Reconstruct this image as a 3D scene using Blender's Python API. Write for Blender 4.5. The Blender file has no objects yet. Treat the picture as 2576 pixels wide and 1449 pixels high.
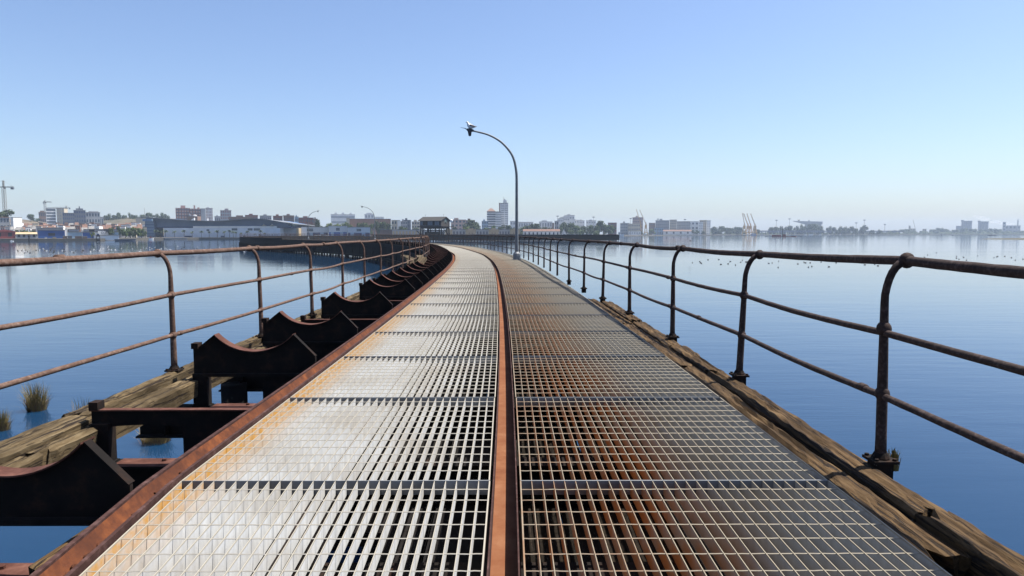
import bpy, math, random
from math import sin, cos, atan, atan2, pi, radians, sqrt, tan
from mathutils import Vector, Matrix

S = bpy.context.scene
COL = S.collection
rnd = random.Random(11)

# ------------------------------------------------------------------ camera model
CAMZ = 1.15
F = 1717.0; CX = 1288.0; CY = 724.5
PITCH = atan(137.5 / F)
WATER = -2.65
LAND = -1.45

def ray(px, py):
    a = (px - CX) / F; b = -(py - CY) / F
    return a, cos(PITCH) + b * sin(PITCH), -sin(PITCH) + b * cos(PITCH)
def at(px, py, d):
    a, y, z = ray(px, py); k = d / y
    return Vector((a * k, d, CAMZ + z * k))
def onz(px, py, z):
    a, y, zz = ray(px, py); k = (z - CAMZ) / zz
    return Vector((a * k, y * k, z))

# ------------------------------------------------------------------ object helpers
def tag(o, label=None, cat=None, group=None, kind=None):
    if label: o['label'] = label
    if cat: o['category'] = cat
    if group: o['group'] = group
    if kind: o['kind'] = kind
    return o
def thing(name, label, cat, loc=(0, 0, 0), rz=0.0, group=None):
    o = bpy.data.objects.new(name, None); COL.objects.link(o)
    o.empty_display_size = 0.2
    o.location = loc; o.rotation_euler = (0, 0, rz)
    return tag(o, label, cat, group)
def inst(mesh, name, parent=None, loc=(0, 0, 0), rz=0.0, scale=None):
    o = bpy.data.objects.new(name, mesh); COL.objects.link(o)
    o.parent = parent; o.location = loc; o.rotation_euler = (0, 0, rz)
    if scale: o.scale = scale
    return o
def dup(root, loc, rz, label=None, scale=None):
    r = root.copy(); COL.objects.link(r); r.location = loc; r.rotation_euler = (0, 0, rz)
    if scale: r.scale = scale
    if label: r['label'] = label
    for ch in list(root.children):
        c = ch.copy(); COL.objects.link(c); c.parent = r
        for g in list(ch.children):
            d = g.copy(); COL.objects.link(d); d.parent = c
    return r
ORD = ['nearest', 'second', 'third', 'fourth', 'fifth', 'sixth', 'seventh', 'eighth', 'ninth', 'tenth', 'eleventh',
       'twelfth', 'thirteenth', 'fourteenth', 'fifteenth', 'sixteenth', 'seventeenth', 'eighteenth', 'nineteenth', 'twentieth']
TENS = ['', '', 'twenty', 'thirty', 'forty', 'fifty', 'sixty', 'seventy']
def nth(k, first='first'):
    n = k + 1
    if n == 1: return first
    if n <= 20: return ORD[n - 1]
    t, u = divmod(n, 10)
    if u == 0: return TENS[t][:-1] + 'ieth'
    return TENS[t] + '-' + (['', 'first'] + ORD[1:9])[u]

class MB:
    def __init__(self): self.v = []; self.f = []; self.m = []; self.mi = 0
    def add(self, vs, fs):
        n = len(self.v); self.v += [tuple(p) for p in vs]
        for q in fs: self.f.append(tuple(n + i for i in q)); self.m.append(self.mi)
        return self
    def box(self, x0, x1, y0, y1, z0, z1):
        return self.add([(x0, y0, z0), (x1, y0, z0), (x1, y1, z0), (x0, y1, z0), (x0, y0, z1), (x1, y0, z1), (x1, y1, z1), (x0, y1, z1)],
                        [(0, 3, 2, 1), (4, 5, 6, 7), (0, 1, 5, 4), (1, 2, 6, 5), (2, 3, 7, 6), (3, 0, 4, 7)])
    def beam(self, p, q, w, h, up=(0, 0, 1)):
        p = Vector(p); q = Vector(q); d = (q - p).normalized(); u = Vector(up)
        if abs(d.dot(u)) > 0.98: u = Vector((1, 0, 0))
        s = d.cross(u).normalized(); t = s.cross(d).normalized()
        vs = [e + s * a * w / 2 + t * b * h / 2 for e in (p, q) for a, b in ((-1, -1), (1, -1), (1, 1), (-1, 1))]
        return self.add(vs, [(0, 3, 2, 1)[::-1], (4, 5, 6, 7)[::-1], (0, 1, 5, 4)[::-1], (1, 2, 6, 5)[::-1], (2, 3, 7, 6)[::-1], (3, 0, 4, 7)[::-1]])
    def prism(self, poly, y0, y1):            # poly of (x, z) counter-clockwise seen from -y, extruded in y
        n = len(poly)
        vs = [(x, y0, z) for x, z in poly] + [(x, y1, z) for x, z in poly]
        fs = [tuple(range(n)), tuple(range(2 * n - 1, n - 1, -1))]
        for i in range(n):
            j = (i + 1) % n; fs.append((j, i, n + i, n + j))
        return self.add(vs, fs)
    def slab(self, poly, z0, z1):             # poly of (x, y) ccw from above
        n = len(poly)
        vs = [(x, y, z0) for x, y in poly] + [(x, y, z1) for x, y in poly]
        fs = [tuple(range(n - 1, -1, -1)), tuple(range(n, 2 * n))]
        for i in range(n):
            j = (i + 1) % n; fs.append((i, j, n + j, n + i))
        return self.add(vs, fs)
    def tube(self, pts, r, n=8, cap=True, jit=0.0):
        pts = [Vector(p) for p in pts]; k = len(pts)
        rs = r if isinstance(r, (list, tuple)) else [r] * k
        t0 = (pts[1] - pts[0]).normalized()
        u = Vector((0, 0, 1)) if abs(t0.z) < 0.9 else Vector((1, 0, 0))
        s = t0.cross(u).normalized(); vs = []
        for i, p in enumerate(pts):
            a = pts[max(i - 1, 0)]; b = pts[min(i + 1, k - 1)]; t = (b - a).normalized()
            s = (s - t * s.dot(t)).normalized(); w = t.cross(s)
            for j in range(n):
                an = 2 * pi * j / n; rr = rs[i] * (1 + (rnd.uniform(-jit, jit) if jit else 0))
                vs.append(p + (s * cos(an) + w * sin(an)) * rr)
        fs = []
        for i in range(k - 1):
            for j in range(n):
                j2 = (j + 1) % n; fs.append((i * n + j, i * n + j2, (i + 1) * n + j2, (i + 1) * n + j))
        if cap: fs += [tuple(range(n - 1, -1, -1)), tuple((k - 1) * n + j for j in range(n))]
        return self.add(vs, fs)
    def ball(self, c, rx, ry=None, rz=None, n=8, m=6):
        ry = ry or rx; rz = rz or rx; c = Vector(c)
        vs = [c + Vector((0, 0, -rz))]
        for i in range(1, m):
            ph = -pi / 2 + pi * i / m
            for j in range(n):
                th = 2 * pi * j / n; vs.append(c + Vector((rx * cos(ph) * cos(th), ry * cos(ph) * sin(th), rz * sin(ph))))
        vs.append(c + Vector((0, 0, rz))); fs = []
        for j in range(n): fs.append((0, 1 + (j + 1) % n, 1 + j))
        for i in range(m - 2):
            for j in range(n):
                a = 1 + i * n; j2 = (j + 1) % n; fs.append((a + j, a + j2, a + n + j2, a + n + j))
        t = len(vs) - 1; a = 1 + (m - 2) * n
        for j in range(n): fs.append((a + j, a + (j + 1) % n, t))
        return self.add(vs, fs)
    def mesh(self, name, mats, smooth=False, origin=None):
        me = bpy.data.meshes.new(name)
        vs = self.v
        if origin is not None:
            ox, oy, oz = origin; vs = [(x - ox, y - oy, z - oz) for x, y, z in vs]
        me.from_pydata(vs, [], self.f)
        for m in (mats if isinstance(mats, (list, tuple)) else [mats]): me.materials.append(m)
        me.polygons.foreach_set('material_index', self.m)
        if smooth: me.polygons.foreach_set('use_smooth', [True] * len(self.f))
        me.update()
        return me
    def build(self, name, mats, parent=None, loc=(0, 0, 0), rz=0.0, smooth=False, origin=None):
        return inst(self.mesh(name, mats, smooth, origin), name, parent, loc if origin is None or parent else origin, rz)

# ------------------------------------------------------------------ materials
def nodes(name):
    m = bpy.data.materials.new(name); m.use_nodes = True
    nt = m.node_tree; return m, nt, nt.nodes['Principled BSDF']
def link(nt, a, b): nt.links.new(a, b)
def coords(nt, scale=(1, 1, 1), kind='Object'):
    tc = nt.nodes.new('ShaderNodeTexCoord'); mp = nt.nodes.new('ShaderNodeMapping')
    mp.inputs['Scale'].default_value = scale; link(nt, tc.outputs[kind], mp.inputs['Vector'])
    return mp.outputs['Vector']
def noise(nt, vec, scale, detail=4, rough=0.6, dist=0.0):
    n = nt.nodes.new('ShaderNodeTexNoise'); n.inputs['Scale'].default_value = scale
    n.inputs['Detail'].default_value = detail; n.inputs['Roughness'].default_value = rough
    n.inputs['Distortion'].default_value = dist
    link(nt, vec, n.inputs['Vector']); return n.outputs['Fac']
def ramp(nt, fac, stops):
    r = nt.nodes.new('ShaderNodeValToRGB'); e = r.color_ramp.elements
    while len(e) < len(stops): e.new(0.5)
    for i, (p, c) in enumerate(stops):
        e[i].position = p; e[i].color = (*c, 1) if isinstance(c, (tuple, list)) else (c, c, c, 1)
    link(nt, fac, r.inputs['Fac']); return r.outputs['Color']
def mix(nt, fac, a, b, mode='MIX'):
    n = nt.nodes.new('ShaderNodeMix'); n.data_type = 'RGBA'; n.blend_type = mode
    for s, v in ((0, fac), (6, a), (7, b)):
        if isinstance(v, bpy.types.NodeSocket): link(nt, v, n.inputs[s])
        elif s == 0: n.inputs[s].default_value = v
        else: n.inputs[s].default_value = (*v, 1)
    return n.outputs[2]
def math_(nt, op, a, b=0.0, c=0.0, clamp=False):
    n = nt.nodes.new('ShaderNodeMath'); n.operation = op; n.use_clamp = clamp
    for i, v in enumerate((a, b, c)):
        if isinstance(v, bpy.types.NodeSocket): link(nt, v, n.inputs[i])
        else: n.inputs[i].default_value = v
    return n.outputs[0]
def smooth01(nt, val, lo, hi):
    n = nt.nodes.new('ShaderNodeMapRange'); n.interpolation_type = 'SMOOTHSTEP'
    link(nt, val, n.inputs[0]); n.inputs[1].default_value = lo; n.inputs[2].default_value = hi
    return n.outputs[0]
def bump(nt, b, h, strength, dist=0.01):
    n = nt.nodes.new('ShaderNodeBump'); n.inputs['Strength'].default_value = strength; n.inputs['Distance'].default_value = dist
    link(nt, h, n.inputs['Height']); link(nt, n.outputs['Normal'], b.inputs['Normal'])
_MC = {}
def M(name, c1, c2=None, scale=2.0, rough=0.8, bmp=0.0, bdist=0.01, metal=0.0, stretch=(1, 1, 1), lo=0.35, hi=0.65, detail=5, spec=0.4):
    if name in _MC: return _MC[name]
    m, nt, b = nodes(name)
    if c2 is None: c2 = tuple(x * 0.8 for x in c1)
    v = coords(nt, stretch); f = noise(nt, v, scale, detail)
    link(nt, ramp(nt, f, [(lo, c1), (hi, c2)]), b.inputs['Base Color'])
    b.inputs['Roughness'].default_value = rough; b.inputs['Metallic'].default_value = metal
    b.inputs['Specular IOR Level'].default_value = spec
    if bmp: bump(nt, b, f, bmp, bdist)
    _MC[name] = m; return m

def grating_mat(name, left):
    m, nt, b = nodes(name)
    tc = nt.nodes.new('ShaderNodeTexCoord'); sp = nt.nodes.new('ShaderNodeSeparateXYZ')
    link(nt, tc.outputs['Object'], sp.inputs[0]); x = sp.outputs['X']; z = sp.outputs['Z']
    oi = nt.nodes.new('ShaderNodeObjectInfo'); rv = oi.outputs['Random']
    va = nt.nodes.new('ShaderNodeVectorMath'); va.operation = 'ADD'
    link(nt, tc.outputs['Object'], va.inputs[0])
    cv = nt.nodes.new('ShaderNodeCombineXYZ'); link(nt, math_(nt, 'MULTIPLY', rv, 37.0), cv.inputs['Y']); link(nt, cv.outputs[0], va.inputs[1])
    ms = nt.nodes.new('ShaderNodeMapping'); link(nt, va.outputs[0], ms.inputs['Vector']); ms.inputs['Scale'].default_value = (3, 3, 0.6)
    n1 = noise(nt, ms.outputs[0], 9.0, 6); n2 = noise(nt, va.outputs[0], 2.2, 3); n3 = noise(nt, va.outputs[0], 40.0, 3)
    n4 = noise(nt, va.outputs[0], 14.0, 6, .7); n5 = noise(nt, va.outputs[0], 3.4, 6, .7)
    zinc = ramp(nt, n1, [(0.3, (0.60, 0.61, 0.615)), (0.7, (0.43, 0.44, 0.45))] if left else [(0.3, (0.33, 0.335, 0.335)), (0.7, (0.23, 0.235, 0.235))])  # sunlit left and shaded right bar faces put into the zinc colour
    dirt = ramp(nt, n2, [(0.42, 0.0), (0.72, 0.55)])
    c = mix(nt, dirt, zinc, (0.30, 0.25, 0.185))
    if left:
        e = smooth01(nt, x, -0.44, -0.72)
        st = math_(nt, 'MULTIPLY', e, math_(nt, 'MULTIPLY_ADD', ramp(nt, n4, [(.35, 0.0), (.62, 1.0)]), .75, .4), clamp=True)
        c = mix(nt, st, c, (0.50, 0.27, 0.065))
        c = mix(nt, math_(nt, 'MULTIPLY', smooth01(nt, x, 0.68, 0.73), 0.5), c, (0.20, 0.09, 0.035))
    else:
        e = math_(nt, 'MULTIPLY', smooth01(nt, x, 0.22, -0.26), smooth01(nt, x, -0.74, -0.60))
        low = smooth01(nt, z, 0.004, -0.018)
        st = math_(nt, 'MULTIPLY', math_(nt, 'MULTIPLY', e, low), math_(nt, 'MULTIPLY_ADD', ramp(nt, n5, [(.36, 0.0), (.6, 1.0)]), 0.9, 0.35), clamp=True)
        c = mix(nt, st, c, mix(nt, n4, (0.17, 0.060, 0.014), (0.56, 0.235, 0.058)))
        e2 = math_(nt, 'MULTIPLY', smooth01(nt, x, 0.45, -0.1), 0.55)
        c = mix(nt, math_(nt, 'MULTIPLY', e2, n2), c, (0.20, 0.115, 0.05))
    c = mix(nt, math_(nt, 'MULTIPLY', ramp(nt, n3, [(0.62, 0.0), (0.75, 0.5)]), 0.5), c, (0.2, 0.14, 0.09))
    c = mix(nt, smooth01(nt, z, -0.010, -0.001), c, mix(nt, n2, (0.26, 0.23, 0.18), (0.37, 0.34, 0.28)) if left else mix(nt, math_(nt, 'MULTIPLY', smooth01(nt, x, -0.10, -0.40), ramp(nt, n5, [(.42, 0.0), (.60, .75)])), (0.22, 0.185, 0.13), (0.19, 0.085, 0.028)))
    link(nt, c, b.inputs['Base Color'])
    b.inputs['Roughness'].default_value = 0.55; b.inputs['Metallic'].default_value = 0.12
    bump(nt, b, n3, 0.15, 0.002)
    return m

def rust_mat(name, c1, c2, c3, scale=14, bmp=0.5, bd=0.004, rough=0.88):
    m, nt, b = nodes(name); v = coords(nt)
    a = noise(nt, v, scale, 7, 0.7); a2 = noise(nt, v, scale * 0.22, 4, 0.6, 0.4)
    c = ramp(nt, a, [(0.32, c2), (0.5, c1), (0.68, c3)])
    c = mix(nt, ramp(nt, a2, [(0.42, 0.0), (0.66, 0.65)]), c, c2)
    link(nt, c, b.inputs['Base Color']); b.inputs['Roughness'].default_value = rough
    b.inputs['Specular IOR Level'].default_value = 0.2
    bump(nt, b, a, bmp, bd); return m

def wood_mat(name, c1, c2, crack=(0.02, 0.014, 0.01)):
    m, nt, b = nodes(name)
    v = coords(nt, (9, 0.7, 9)); g = noise(nt, v, 4.0, 8, 0.75, 0.8)
    v2 = coords(nt, (6, 0.22, 6)); k = noise(nt, v2, 4.0, 5, 0.65, 1.1)
    v3 = coords(nt); l = noise(nt, v3, 1.7, 4)
    c = ramp(nt, g, [(0.33, tuple(x * 0.22 for x in c1)), (0.48, c1), (0.66, c2)])
    c = mix(nt, ramp(nt, l, [(0.42, 0.0), (0.6, 0.8)]), c, tuple(x * 0.42 for x in c1))
    cr = ramp(nt, k, [(0.415, 1.0), (0.445, 0.0)])
    c = mix(nt, cr, c, crack)
    link(nt, c, b.inputs['Base Color']); b.inputs['Roughness'].default_value = 0.92
    b.inputs['Specular IOR Level'].default_value = 0.15
    h = math_(nt, 'SUBTRACT', math_(nt, 'MULTIPLY', g, 0.5), cr)
    bump(nt, b, h, 0.9, 0.012); return m

GRL = grating_mat('galvanised_left', True); GRR = grating_mat('galvanised_right', False)
BAND = M('shaded_banding_zinc', (0.17, 0.18, 0.19), (0.115, 0.115, 0.115), 5, .6)  # same zinc as the panels, shade of the end plates put into the colour
GRF = M('galvanised_far', (0.26, 0.24, 0.20), (0.2, 0.165, 0.12), 3)
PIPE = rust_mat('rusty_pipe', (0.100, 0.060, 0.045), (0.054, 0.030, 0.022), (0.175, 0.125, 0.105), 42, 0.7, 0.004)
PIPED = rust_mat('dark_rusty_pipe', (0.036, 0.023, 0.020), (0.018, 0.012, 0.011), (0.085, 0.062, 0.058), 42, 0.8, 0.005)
RUST = rust_mat('rust_plate', (0.078, 0.031, 0.022), (0.04, 0.015, 0.010), (0.13, 0.06, 0.043), 11, 0.4)
SHADED = rust_mat('shaded_rust_steel', (0.009, 0.006, 0.005), (0.004, 0.0033, 0.003), (0.030, 0.014, 0.008), 7, 0.4, rough=0.95)  # same rusty steel as the top plates, backlit shade put into its colour
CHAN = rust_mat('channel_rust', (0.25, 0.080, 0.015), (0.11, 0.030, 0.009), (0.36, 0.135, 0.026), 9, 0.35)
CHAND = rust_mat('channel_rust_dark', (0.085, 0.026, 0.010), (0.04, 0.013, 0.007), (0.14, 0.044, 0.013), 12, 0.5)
CHAN2 = rust_mat('channel_rust_pale', (0.155, 0.060, 0.026), (0.12, 0.040, 0.016), (0.19, 0.085, 0.042), 7, 0.25)
RIM = rust_mat('channel_rim', (0.045, 0.02, 0.016), (0.026, 0.011, 0.009), (0.09, 0.05, 0.045), 20, 0.3)
FLAKE = rust_mat('rust_flake', (0.07, 0.022, 0.009), (0.035, 0.012, 0.006), (0.13, 0.045, 0.018), 18, 0.6)
WOODL = wood_mat('weathered_timber_pale', (0.092, 0.065, 0.034), (0.155, 0.120, 0.072))
WOODR = wood_mat('weathered_timber_brown', (0.072, 0.042, 0.018), (0.125, 0.082, 0.040))
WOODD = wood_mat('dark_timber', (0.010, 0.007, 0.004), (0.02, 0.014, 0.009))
BLACK = M('pier_black', (0.006, 0.0055, 0.006), (0.012, 0.010, 0.009), 1.5, 0.95, spec=0.15)
LAMPM = M('lamp_grey_paint', (0.17, 0.185, 0.20), (0.13, 0.14, 0.15), 6, 0.6)
LAMPD = M('lamp_dark', (0.03, 0.033, 0.04), (0.05, 0.052, 0.06), 6, 0.6)
# ------------------------------------------------------------------ pier centre line
CTRL = [(-.03, -8), (-.03, -3), (-.03, 0), (-.045, 4), (-.1, 8), (-.19, 12), (-.35, 17.5), (-.6, 23.8), (-1.08, 31.3), (-2.1, 41),
        (-5.1, 59.8), (-9.6, 77), (-15.8, 94), (-26, 114), (-42, 137), (-59, 162), (-72, 190), (-78, 225), (-74, 265), (-60, 300),
        (-38, 326), (-8, 340), (28, 345.5), (54, 346)]
def catmull(P, n=24):
    out = []
    for i in range(len(P) - 1):
        p0 = P[max(i - 1, 0)]; p1 = P[i]; p2 = P[i + 1]; p3 = P[min(i + 2, len(P) - 1)]
        for k in range(n):
            t = k / n
            out.append(tuple(0.5 * (2 * b + (c - a) * t + (2 * a - 5 * b + 4 * c - d) * t * t + (3 * b - a - 3 * c + d) * t ** 3)
                             for a, b, c, d in zip(p0, p1, p2, p3)))
    out.append(P[-1]); return out
_pts = catmull(CTRL); _cum = [0.0]
for a, b in zip(_pts, _pts[1:]): _cum.append(_cum[-1] + sqrt((a[0] - b[0]) ** 2 + (a[1] - b[1]) ** 2))
_s0 = next(c for p, c in zip(_pts, _cum) if p[1] >= 0)
_cum = [c - _s0 for c in _cum]; SEND = _cum[-1]
import bisect
def _raw(s):
    s = min(max(s, _cum[0]), SEND - 1e-4); i = min(max(bisect.bisect_right(_cum, s) - 1, 0), len(_cum) - 2)
    t = (s - _cum[i]) / (_cum[i + 1] - _cum[i]); a, b = _pts[i], _pts[i + 1]
    return a[0] + (b[0] - a[0]) * t, a[1] + (b[1] - a[1]) * t
def heading(s):
    a = _raw(s - 0.8); b = _raw(s + 0.8); return atan2(-(b[0] - a[0]), b[1] - a[1])     # rotation about z of a +y forward frame
def P(s, off=0.0, z=0.0):
    x, y = _raw(s); h = heading(s)
    return Vector((x + off * cos(h), y + off * sin(h), z))
def sweep(mb, prof, s0, s1, step, closed=True, bend=0):
    """prof: list of (off, z) clockwise seen along +s; swept along the line."""
    n = max(1, int(round((s1 - s0) / step))); k = len(prof); vs = []
    for i in range(n + 1):
        s = s0 + (s1 - s0) * i / n
        for o, z in prof: vs.append(P(s, o + (bend * max(0, 3.106 - s) if bend else 0), z))
    fs = []
    for i in range(n):
        for j in range(k if closed else k - 1):
            j2 = (j + 1) % k; fs.append((i * k + j, (i + 1) * k + j, (i + 1) * k + j2, i * k + j2))
    if closed: fs += [tuple(range(k)), tuple(n * k + j for j in range(k - 1, -1, -1))]
    mb.add(vs, fs)
def rect(o0, o1, z0, z1): return [(o0, z0), (o0, z1), (o1, z1), (o1, z0)]

# ------------------------------------------------------------------ walkway gratings
L = 1.62; W = 1.435; NB = 29
def grating(parts):
    bars, rods, band, band2 = MB(), MB(), MB(), MB()
    pitch = W / (NB - 1)
    for i in range(1, NB - 1):
        x = -W / 2 + pitch * i + rnd.uniform(-.0012, .0012); b = rnd.gauss(0, .002) + (rnd.uniform(-.008, .008) if rnd.random() < .1 else 0)
        for y0, y1, xa, xb in ((.006, L / 2, x, x + b), (L / 2, L - .012, x + b, x)):
            t = .0016
            bars.add([(xa - t, y0, -.065), (xa + t, y0, -.065), (xb + t, y1, -.065), (xb - t, y1, -.065),
                      (xa - t, y0, 0), (xa + t, y0, 0), (xb + t, y1, 0), (xb - t, y1, 0)],
                     [(0, 3, 2, 1), (4, 5, 6, 7), (0, 1, 5, 4), (1, 2, 6, 5), (2, 3, 7, 6), (3, 0, 4, 7)])
    nr = 13
    for i in range(1, nr):
        y = L * i / nr + .02
        n = NB * 2; pts = []
        for k in range(n + 1):
            pts.append((-W / 2 + .003 + (W - .006) * k / n, y + rnd.uniform(-.0012, .0012), -.0042 + rnd.uniform(-.0006, .0006)))
        rods.tube(pts, .0025, 4, False)
    for x in (-W / 2, W / 2): bars.box(x - .003, x + .003, .004, L - .010, -.066, .001)
    band.box(-W / 2, W / 2, 0, .004, -.066, .0012)
    band2.box(-W / 2, W / 2, L - .010, L - .005, -.066, .0012)
    return bars, rods, band, band2
def merged(bs):
    o = MB()
    for b in bs: o.add(b.v, b.f)
    return o
GL = grating(1); GR = grating(1)
meshes = {}
for side, g, m in ((-1, GL, GRL), (1, GR, GRR)):
    meshes[side] = (g[0].mesh('bearing_bars', m), g[1].mesh('cross_rods', m), g[2].mesh('end_plate', BAND), g[3].mesh('end_plate', BAND), merged(g).mesh('grating_panel', m))
def taper(me, r):          # the two nearest left panels narrow towards the camera
    me = me.copy()
    for v in me.vertices:
        v.co.x = W / 2 - (W / 2 - v.co.x) * (1 - .093 * ((L - v.co.y) + (1 - r) * L) / W)
    return me
NROW = 68
for r in range(NROW):
    s = -0.134 + L * r
    for side in (-1, 1):
        oc = -.785 if side < 0 else .797; c = P(s, oc); hd = P(s + L, oc) - c; h = atan2(-hd.x, hd.y) + rnd.uniform(-.0022, .0022)
        sd = 'left' if side < 0 else 'right'
        look = 'bright galvanised grating left of the centre channel, tan outer edge' if side < 0 else 'grey galvanised grating right of the centre channel, orange inner rust'
        if r < 16: lab = '%s, %s row' % (look, nth(max(r - 1, 0), 'nearest'))
        else: lab = 'far galvanised grating panel on the %s half of the curving walkway' % sd
        if r == 0: lab = 'grating panel behind the nearest row, %s of the centre channel' % sd
        z = rnd.uniform(-.002, .002)
        if r < 14:
            t = thing('grating_panel', lab, 'grating panel', (c.x, c.y, z), h, 'grating panels of the walkway')
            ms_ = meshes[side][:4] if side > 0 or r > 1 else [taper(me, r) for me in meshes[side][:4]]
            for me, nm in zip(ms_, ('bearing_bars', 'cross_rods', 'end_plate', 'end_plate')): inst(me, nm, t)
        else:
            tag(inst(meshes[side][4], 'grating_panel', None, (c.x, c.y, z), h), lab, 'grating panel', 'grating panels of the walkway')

# ------------------------------------------------------------------ steel channels
def channel(name, label, o0, o1, floor, rim, s0, s1, mfloor, mrim, wl=.009, wr=.009, bend=0):
    t = thing(name, label, 'channel', P(0))
    base = P(0)
    a = MB(); sweep(a, [(o0 + wl, floor - .008), (o0 + wl, floor), (o0 + wl + .012, floor - .0), (o1 - wr, floor), (o1 - wr, floor - .008)], s0, s1, .5, bend=bend)
    a.build('channel_floor', mfloor, t, origin=base)
    for (p, q) in ((o0, o0 + wl), (o1 - wr, o1)):
        b = MB(); sweep(b, rect(p, q, floor - .03, rim), s0, s1, .5, bend=bend); b.build('channel_flange', mrim, t, origin=base)
    return t
ch = channel('steel_channel', 'rusty orange trough channel bounding the left edge of the walkway', -1.648, -1.515, -.050, .022, -.5, 112, CHAN, RIM, .020, .016, bend=.093)
# the left trough is rounded inside: a curved lining
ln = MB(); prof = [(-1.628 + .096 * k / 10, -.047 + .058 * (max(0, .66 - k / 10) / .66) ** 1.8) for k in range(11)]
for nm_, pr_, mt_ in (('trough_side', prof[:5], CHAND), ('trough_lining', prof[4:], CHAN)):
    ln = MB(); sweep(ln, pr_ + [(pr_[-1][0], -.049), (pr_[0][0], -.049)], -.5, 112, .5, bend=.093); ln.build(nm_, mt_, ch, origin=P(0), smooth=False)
ch2 = channel('steel_channel', 'rusty flat bottomed channel running down the middle of the walkway', -.050, .062, -.085, .012, -.5, 112, CHAN2, RIM, .006, .006)
# loose scale lying in the left trough
fl = MB()
for k in range(260):
    s = rnd.uniform(1.6, 4.2) ** 1.0; s = 1.7 + (s - 1.6) * rnd.random()
    o = rnd.uniform(-1.59, -1.54); c = P(s, o + .093 * max(0, 3.106 - s), -.038 + rnd.random() * .016); r = rnd.uniform(.006, .022)
    vs = [c + Vector((r * cos(q + k) * rnd.uniform(.5, 1), r * 1.5 * sin(q + k) * rnd.uniform(.5, 1), rnd.uniform(-.007, .007))) for q in (0, 1.2, 2.4, 3.9, 5.1)]
    fl.add(vs + [v + Vector((0, 0, -.004)) for v in vs], [(0, 1, 2, 3, 4), (9, 8, 7, 6, 5)] + [(j, j + 5, (j + 1) % 5 + 5, (j + 1) % 5) for j in range(5)])
tag(fl.build('rust_scale', FLAKE, None, origin=P(2.5, -1.57)), 'loose brown flakes of rust scale lying in the near left trough', 'rust scale', kind='stuff')

# ------------------------------------------------------------------ railings
HTR = (.985, .655, .335); HTL = (1.062, .69, .325)
def post_mesh(mt, HT):
    t = HT[0] - .985
    m = MB(); pts = [(0, 0, .01), (0, 0, .12), (0, 0, .36), (0, 0, .66 + t), (0, 0, .78 + t)]; rs = [.029, .0265, .0245, .021, .0195]
    for k in range(1, 8):
        a = (pi / 2) * k / 7 * .92; pts.append((.105 * (1 - cos(a)), 0, .78 + t + .2 * sin(a))); rs.append(.0185)
    m.tube(pts, rs, 10, True, .05)
    m.ball((.105, 0, HT[0]), .039, .034, .039, 10, 8)
    for z in HT[1:]: m.ball((0, 0, z), .035, .037, .039, 10, 8)
    return m.mesh('post', mt, True)
def foot_mesh():
    m = MB(); m.box(-.062, .062, -.062, .062, 0, .014); m.tube([(0, 0, .02), (0, 0, .045)], [.045, .032], 10)
    for x in (-.046, .046):
        for y in (-.046, .046): m.tube([(x, y, .013), (x, y, .025)], .011, 6)
    m.box(-.042, .042, -.045, .045, -.08, -.003)
    return m.mesh('base_plate', SHADED)
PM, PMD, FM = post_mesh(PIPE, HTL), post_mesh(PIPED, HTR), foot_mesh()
def railing(label, side, ss, offs, zb, far=False):
    t = thing('railing', label, 'railing', P(ss[0], side * offs[0], zb))
    b0 = t.location.copy(); HT = HTR if side > 0 else HTL; J = [[], [], []]
    for i, s in enumerate(ss):
        h = heading(s); p = P(s, side * offs[i], zb); tl = rnd.uniform(-.02, .02) + (.03 if (side > 0 and i == 4) else 0)
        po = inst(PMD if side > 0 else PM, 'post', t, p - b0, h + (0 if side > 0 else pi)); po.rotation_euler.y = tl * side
        if side > 0 and i < 4: po.scale = (1, 1, 1.03)
        if (i < 10 if side > 0 else i < 30): inst(FM, 'base_plate', t, p - b0, h + rnd.uniform(-.05, .05))
        for k, z in enumerate(HT):
            o = side * offs[i] + side * (.105 if k == 0 else 0) + side * tl * z
            J[k].append((s, o, zb + z + (.03 if side > 0 and i < 4 and k == 0 else 0)))
    for k in range(3):
        m = MB(); pts = []; cols = []
        for i in range(len(J[k]) - 1):
            (sa, oa, za), (sb, ob, zb2) = J[k][i], J[k][i + 1]
            n = 24 if i < 5 else (10 if i < 14 else 4); sag = rnd.uniform(-.018, .006) if not far else 0
            so = rnd.uniform(-.015, .015) if not far else 0
            for q in range(n):
                u = q / n; w = sin(pi * u)
                pts.append(P(sa + (sb - sa) * u, oa + (ob - oa) * u + so * w, za + (zb2 - za) * u + sag * w))
            if rnd.random() < .55 or i < 3: cols.append((i, rnd.choice((.06, .09, .55)) if i > 0 else .07))
        pts.append(P(*J[k][-1]))
        r = .0245 if k == 0 else .0175
        m.tube(pts, r, 10, True, .05)
        for i, u in cols:
            (sa, oa, za), (sb, ob, zb2) = J[k][i], J[k][i + 1]
            c = [P(sa + (sb - sa) * (u + e), oa + (ob - oa) * (u + e), za + (zb2 - za) * (u + e)) for e in (-.014, -.012, .012, .014)]
            m.tube(c, [r * 1.02, r * 1.27, r * 1.27, r * 1.02], 10)
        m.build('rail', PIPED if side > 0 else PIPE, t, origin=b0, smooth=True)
    return t
ssR = [-2.9, -.75, 1.32, 3.37, 5.43, 7.47, 9.75, 11.95, 14.1, 16.3]
while len(ssR) < 46: ssR.append(ssR[-1] + 2.12)
offR = [1.91] * 4 + [1.90, 1.87, 1.83, 1.79, 1.74, 1.68] + [1.61] * 60
railing('rusty three rail pipe railing along the right edge of the walkway, shaded brown', 1, ssR, offR, .0)
ssL = [-2.4, -.5, 1.4, 3.2, 6.15, 8.2, 10.35]
while len(ssL) < 64: ssL.append(ssL[-1] + 2.12)
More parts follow.
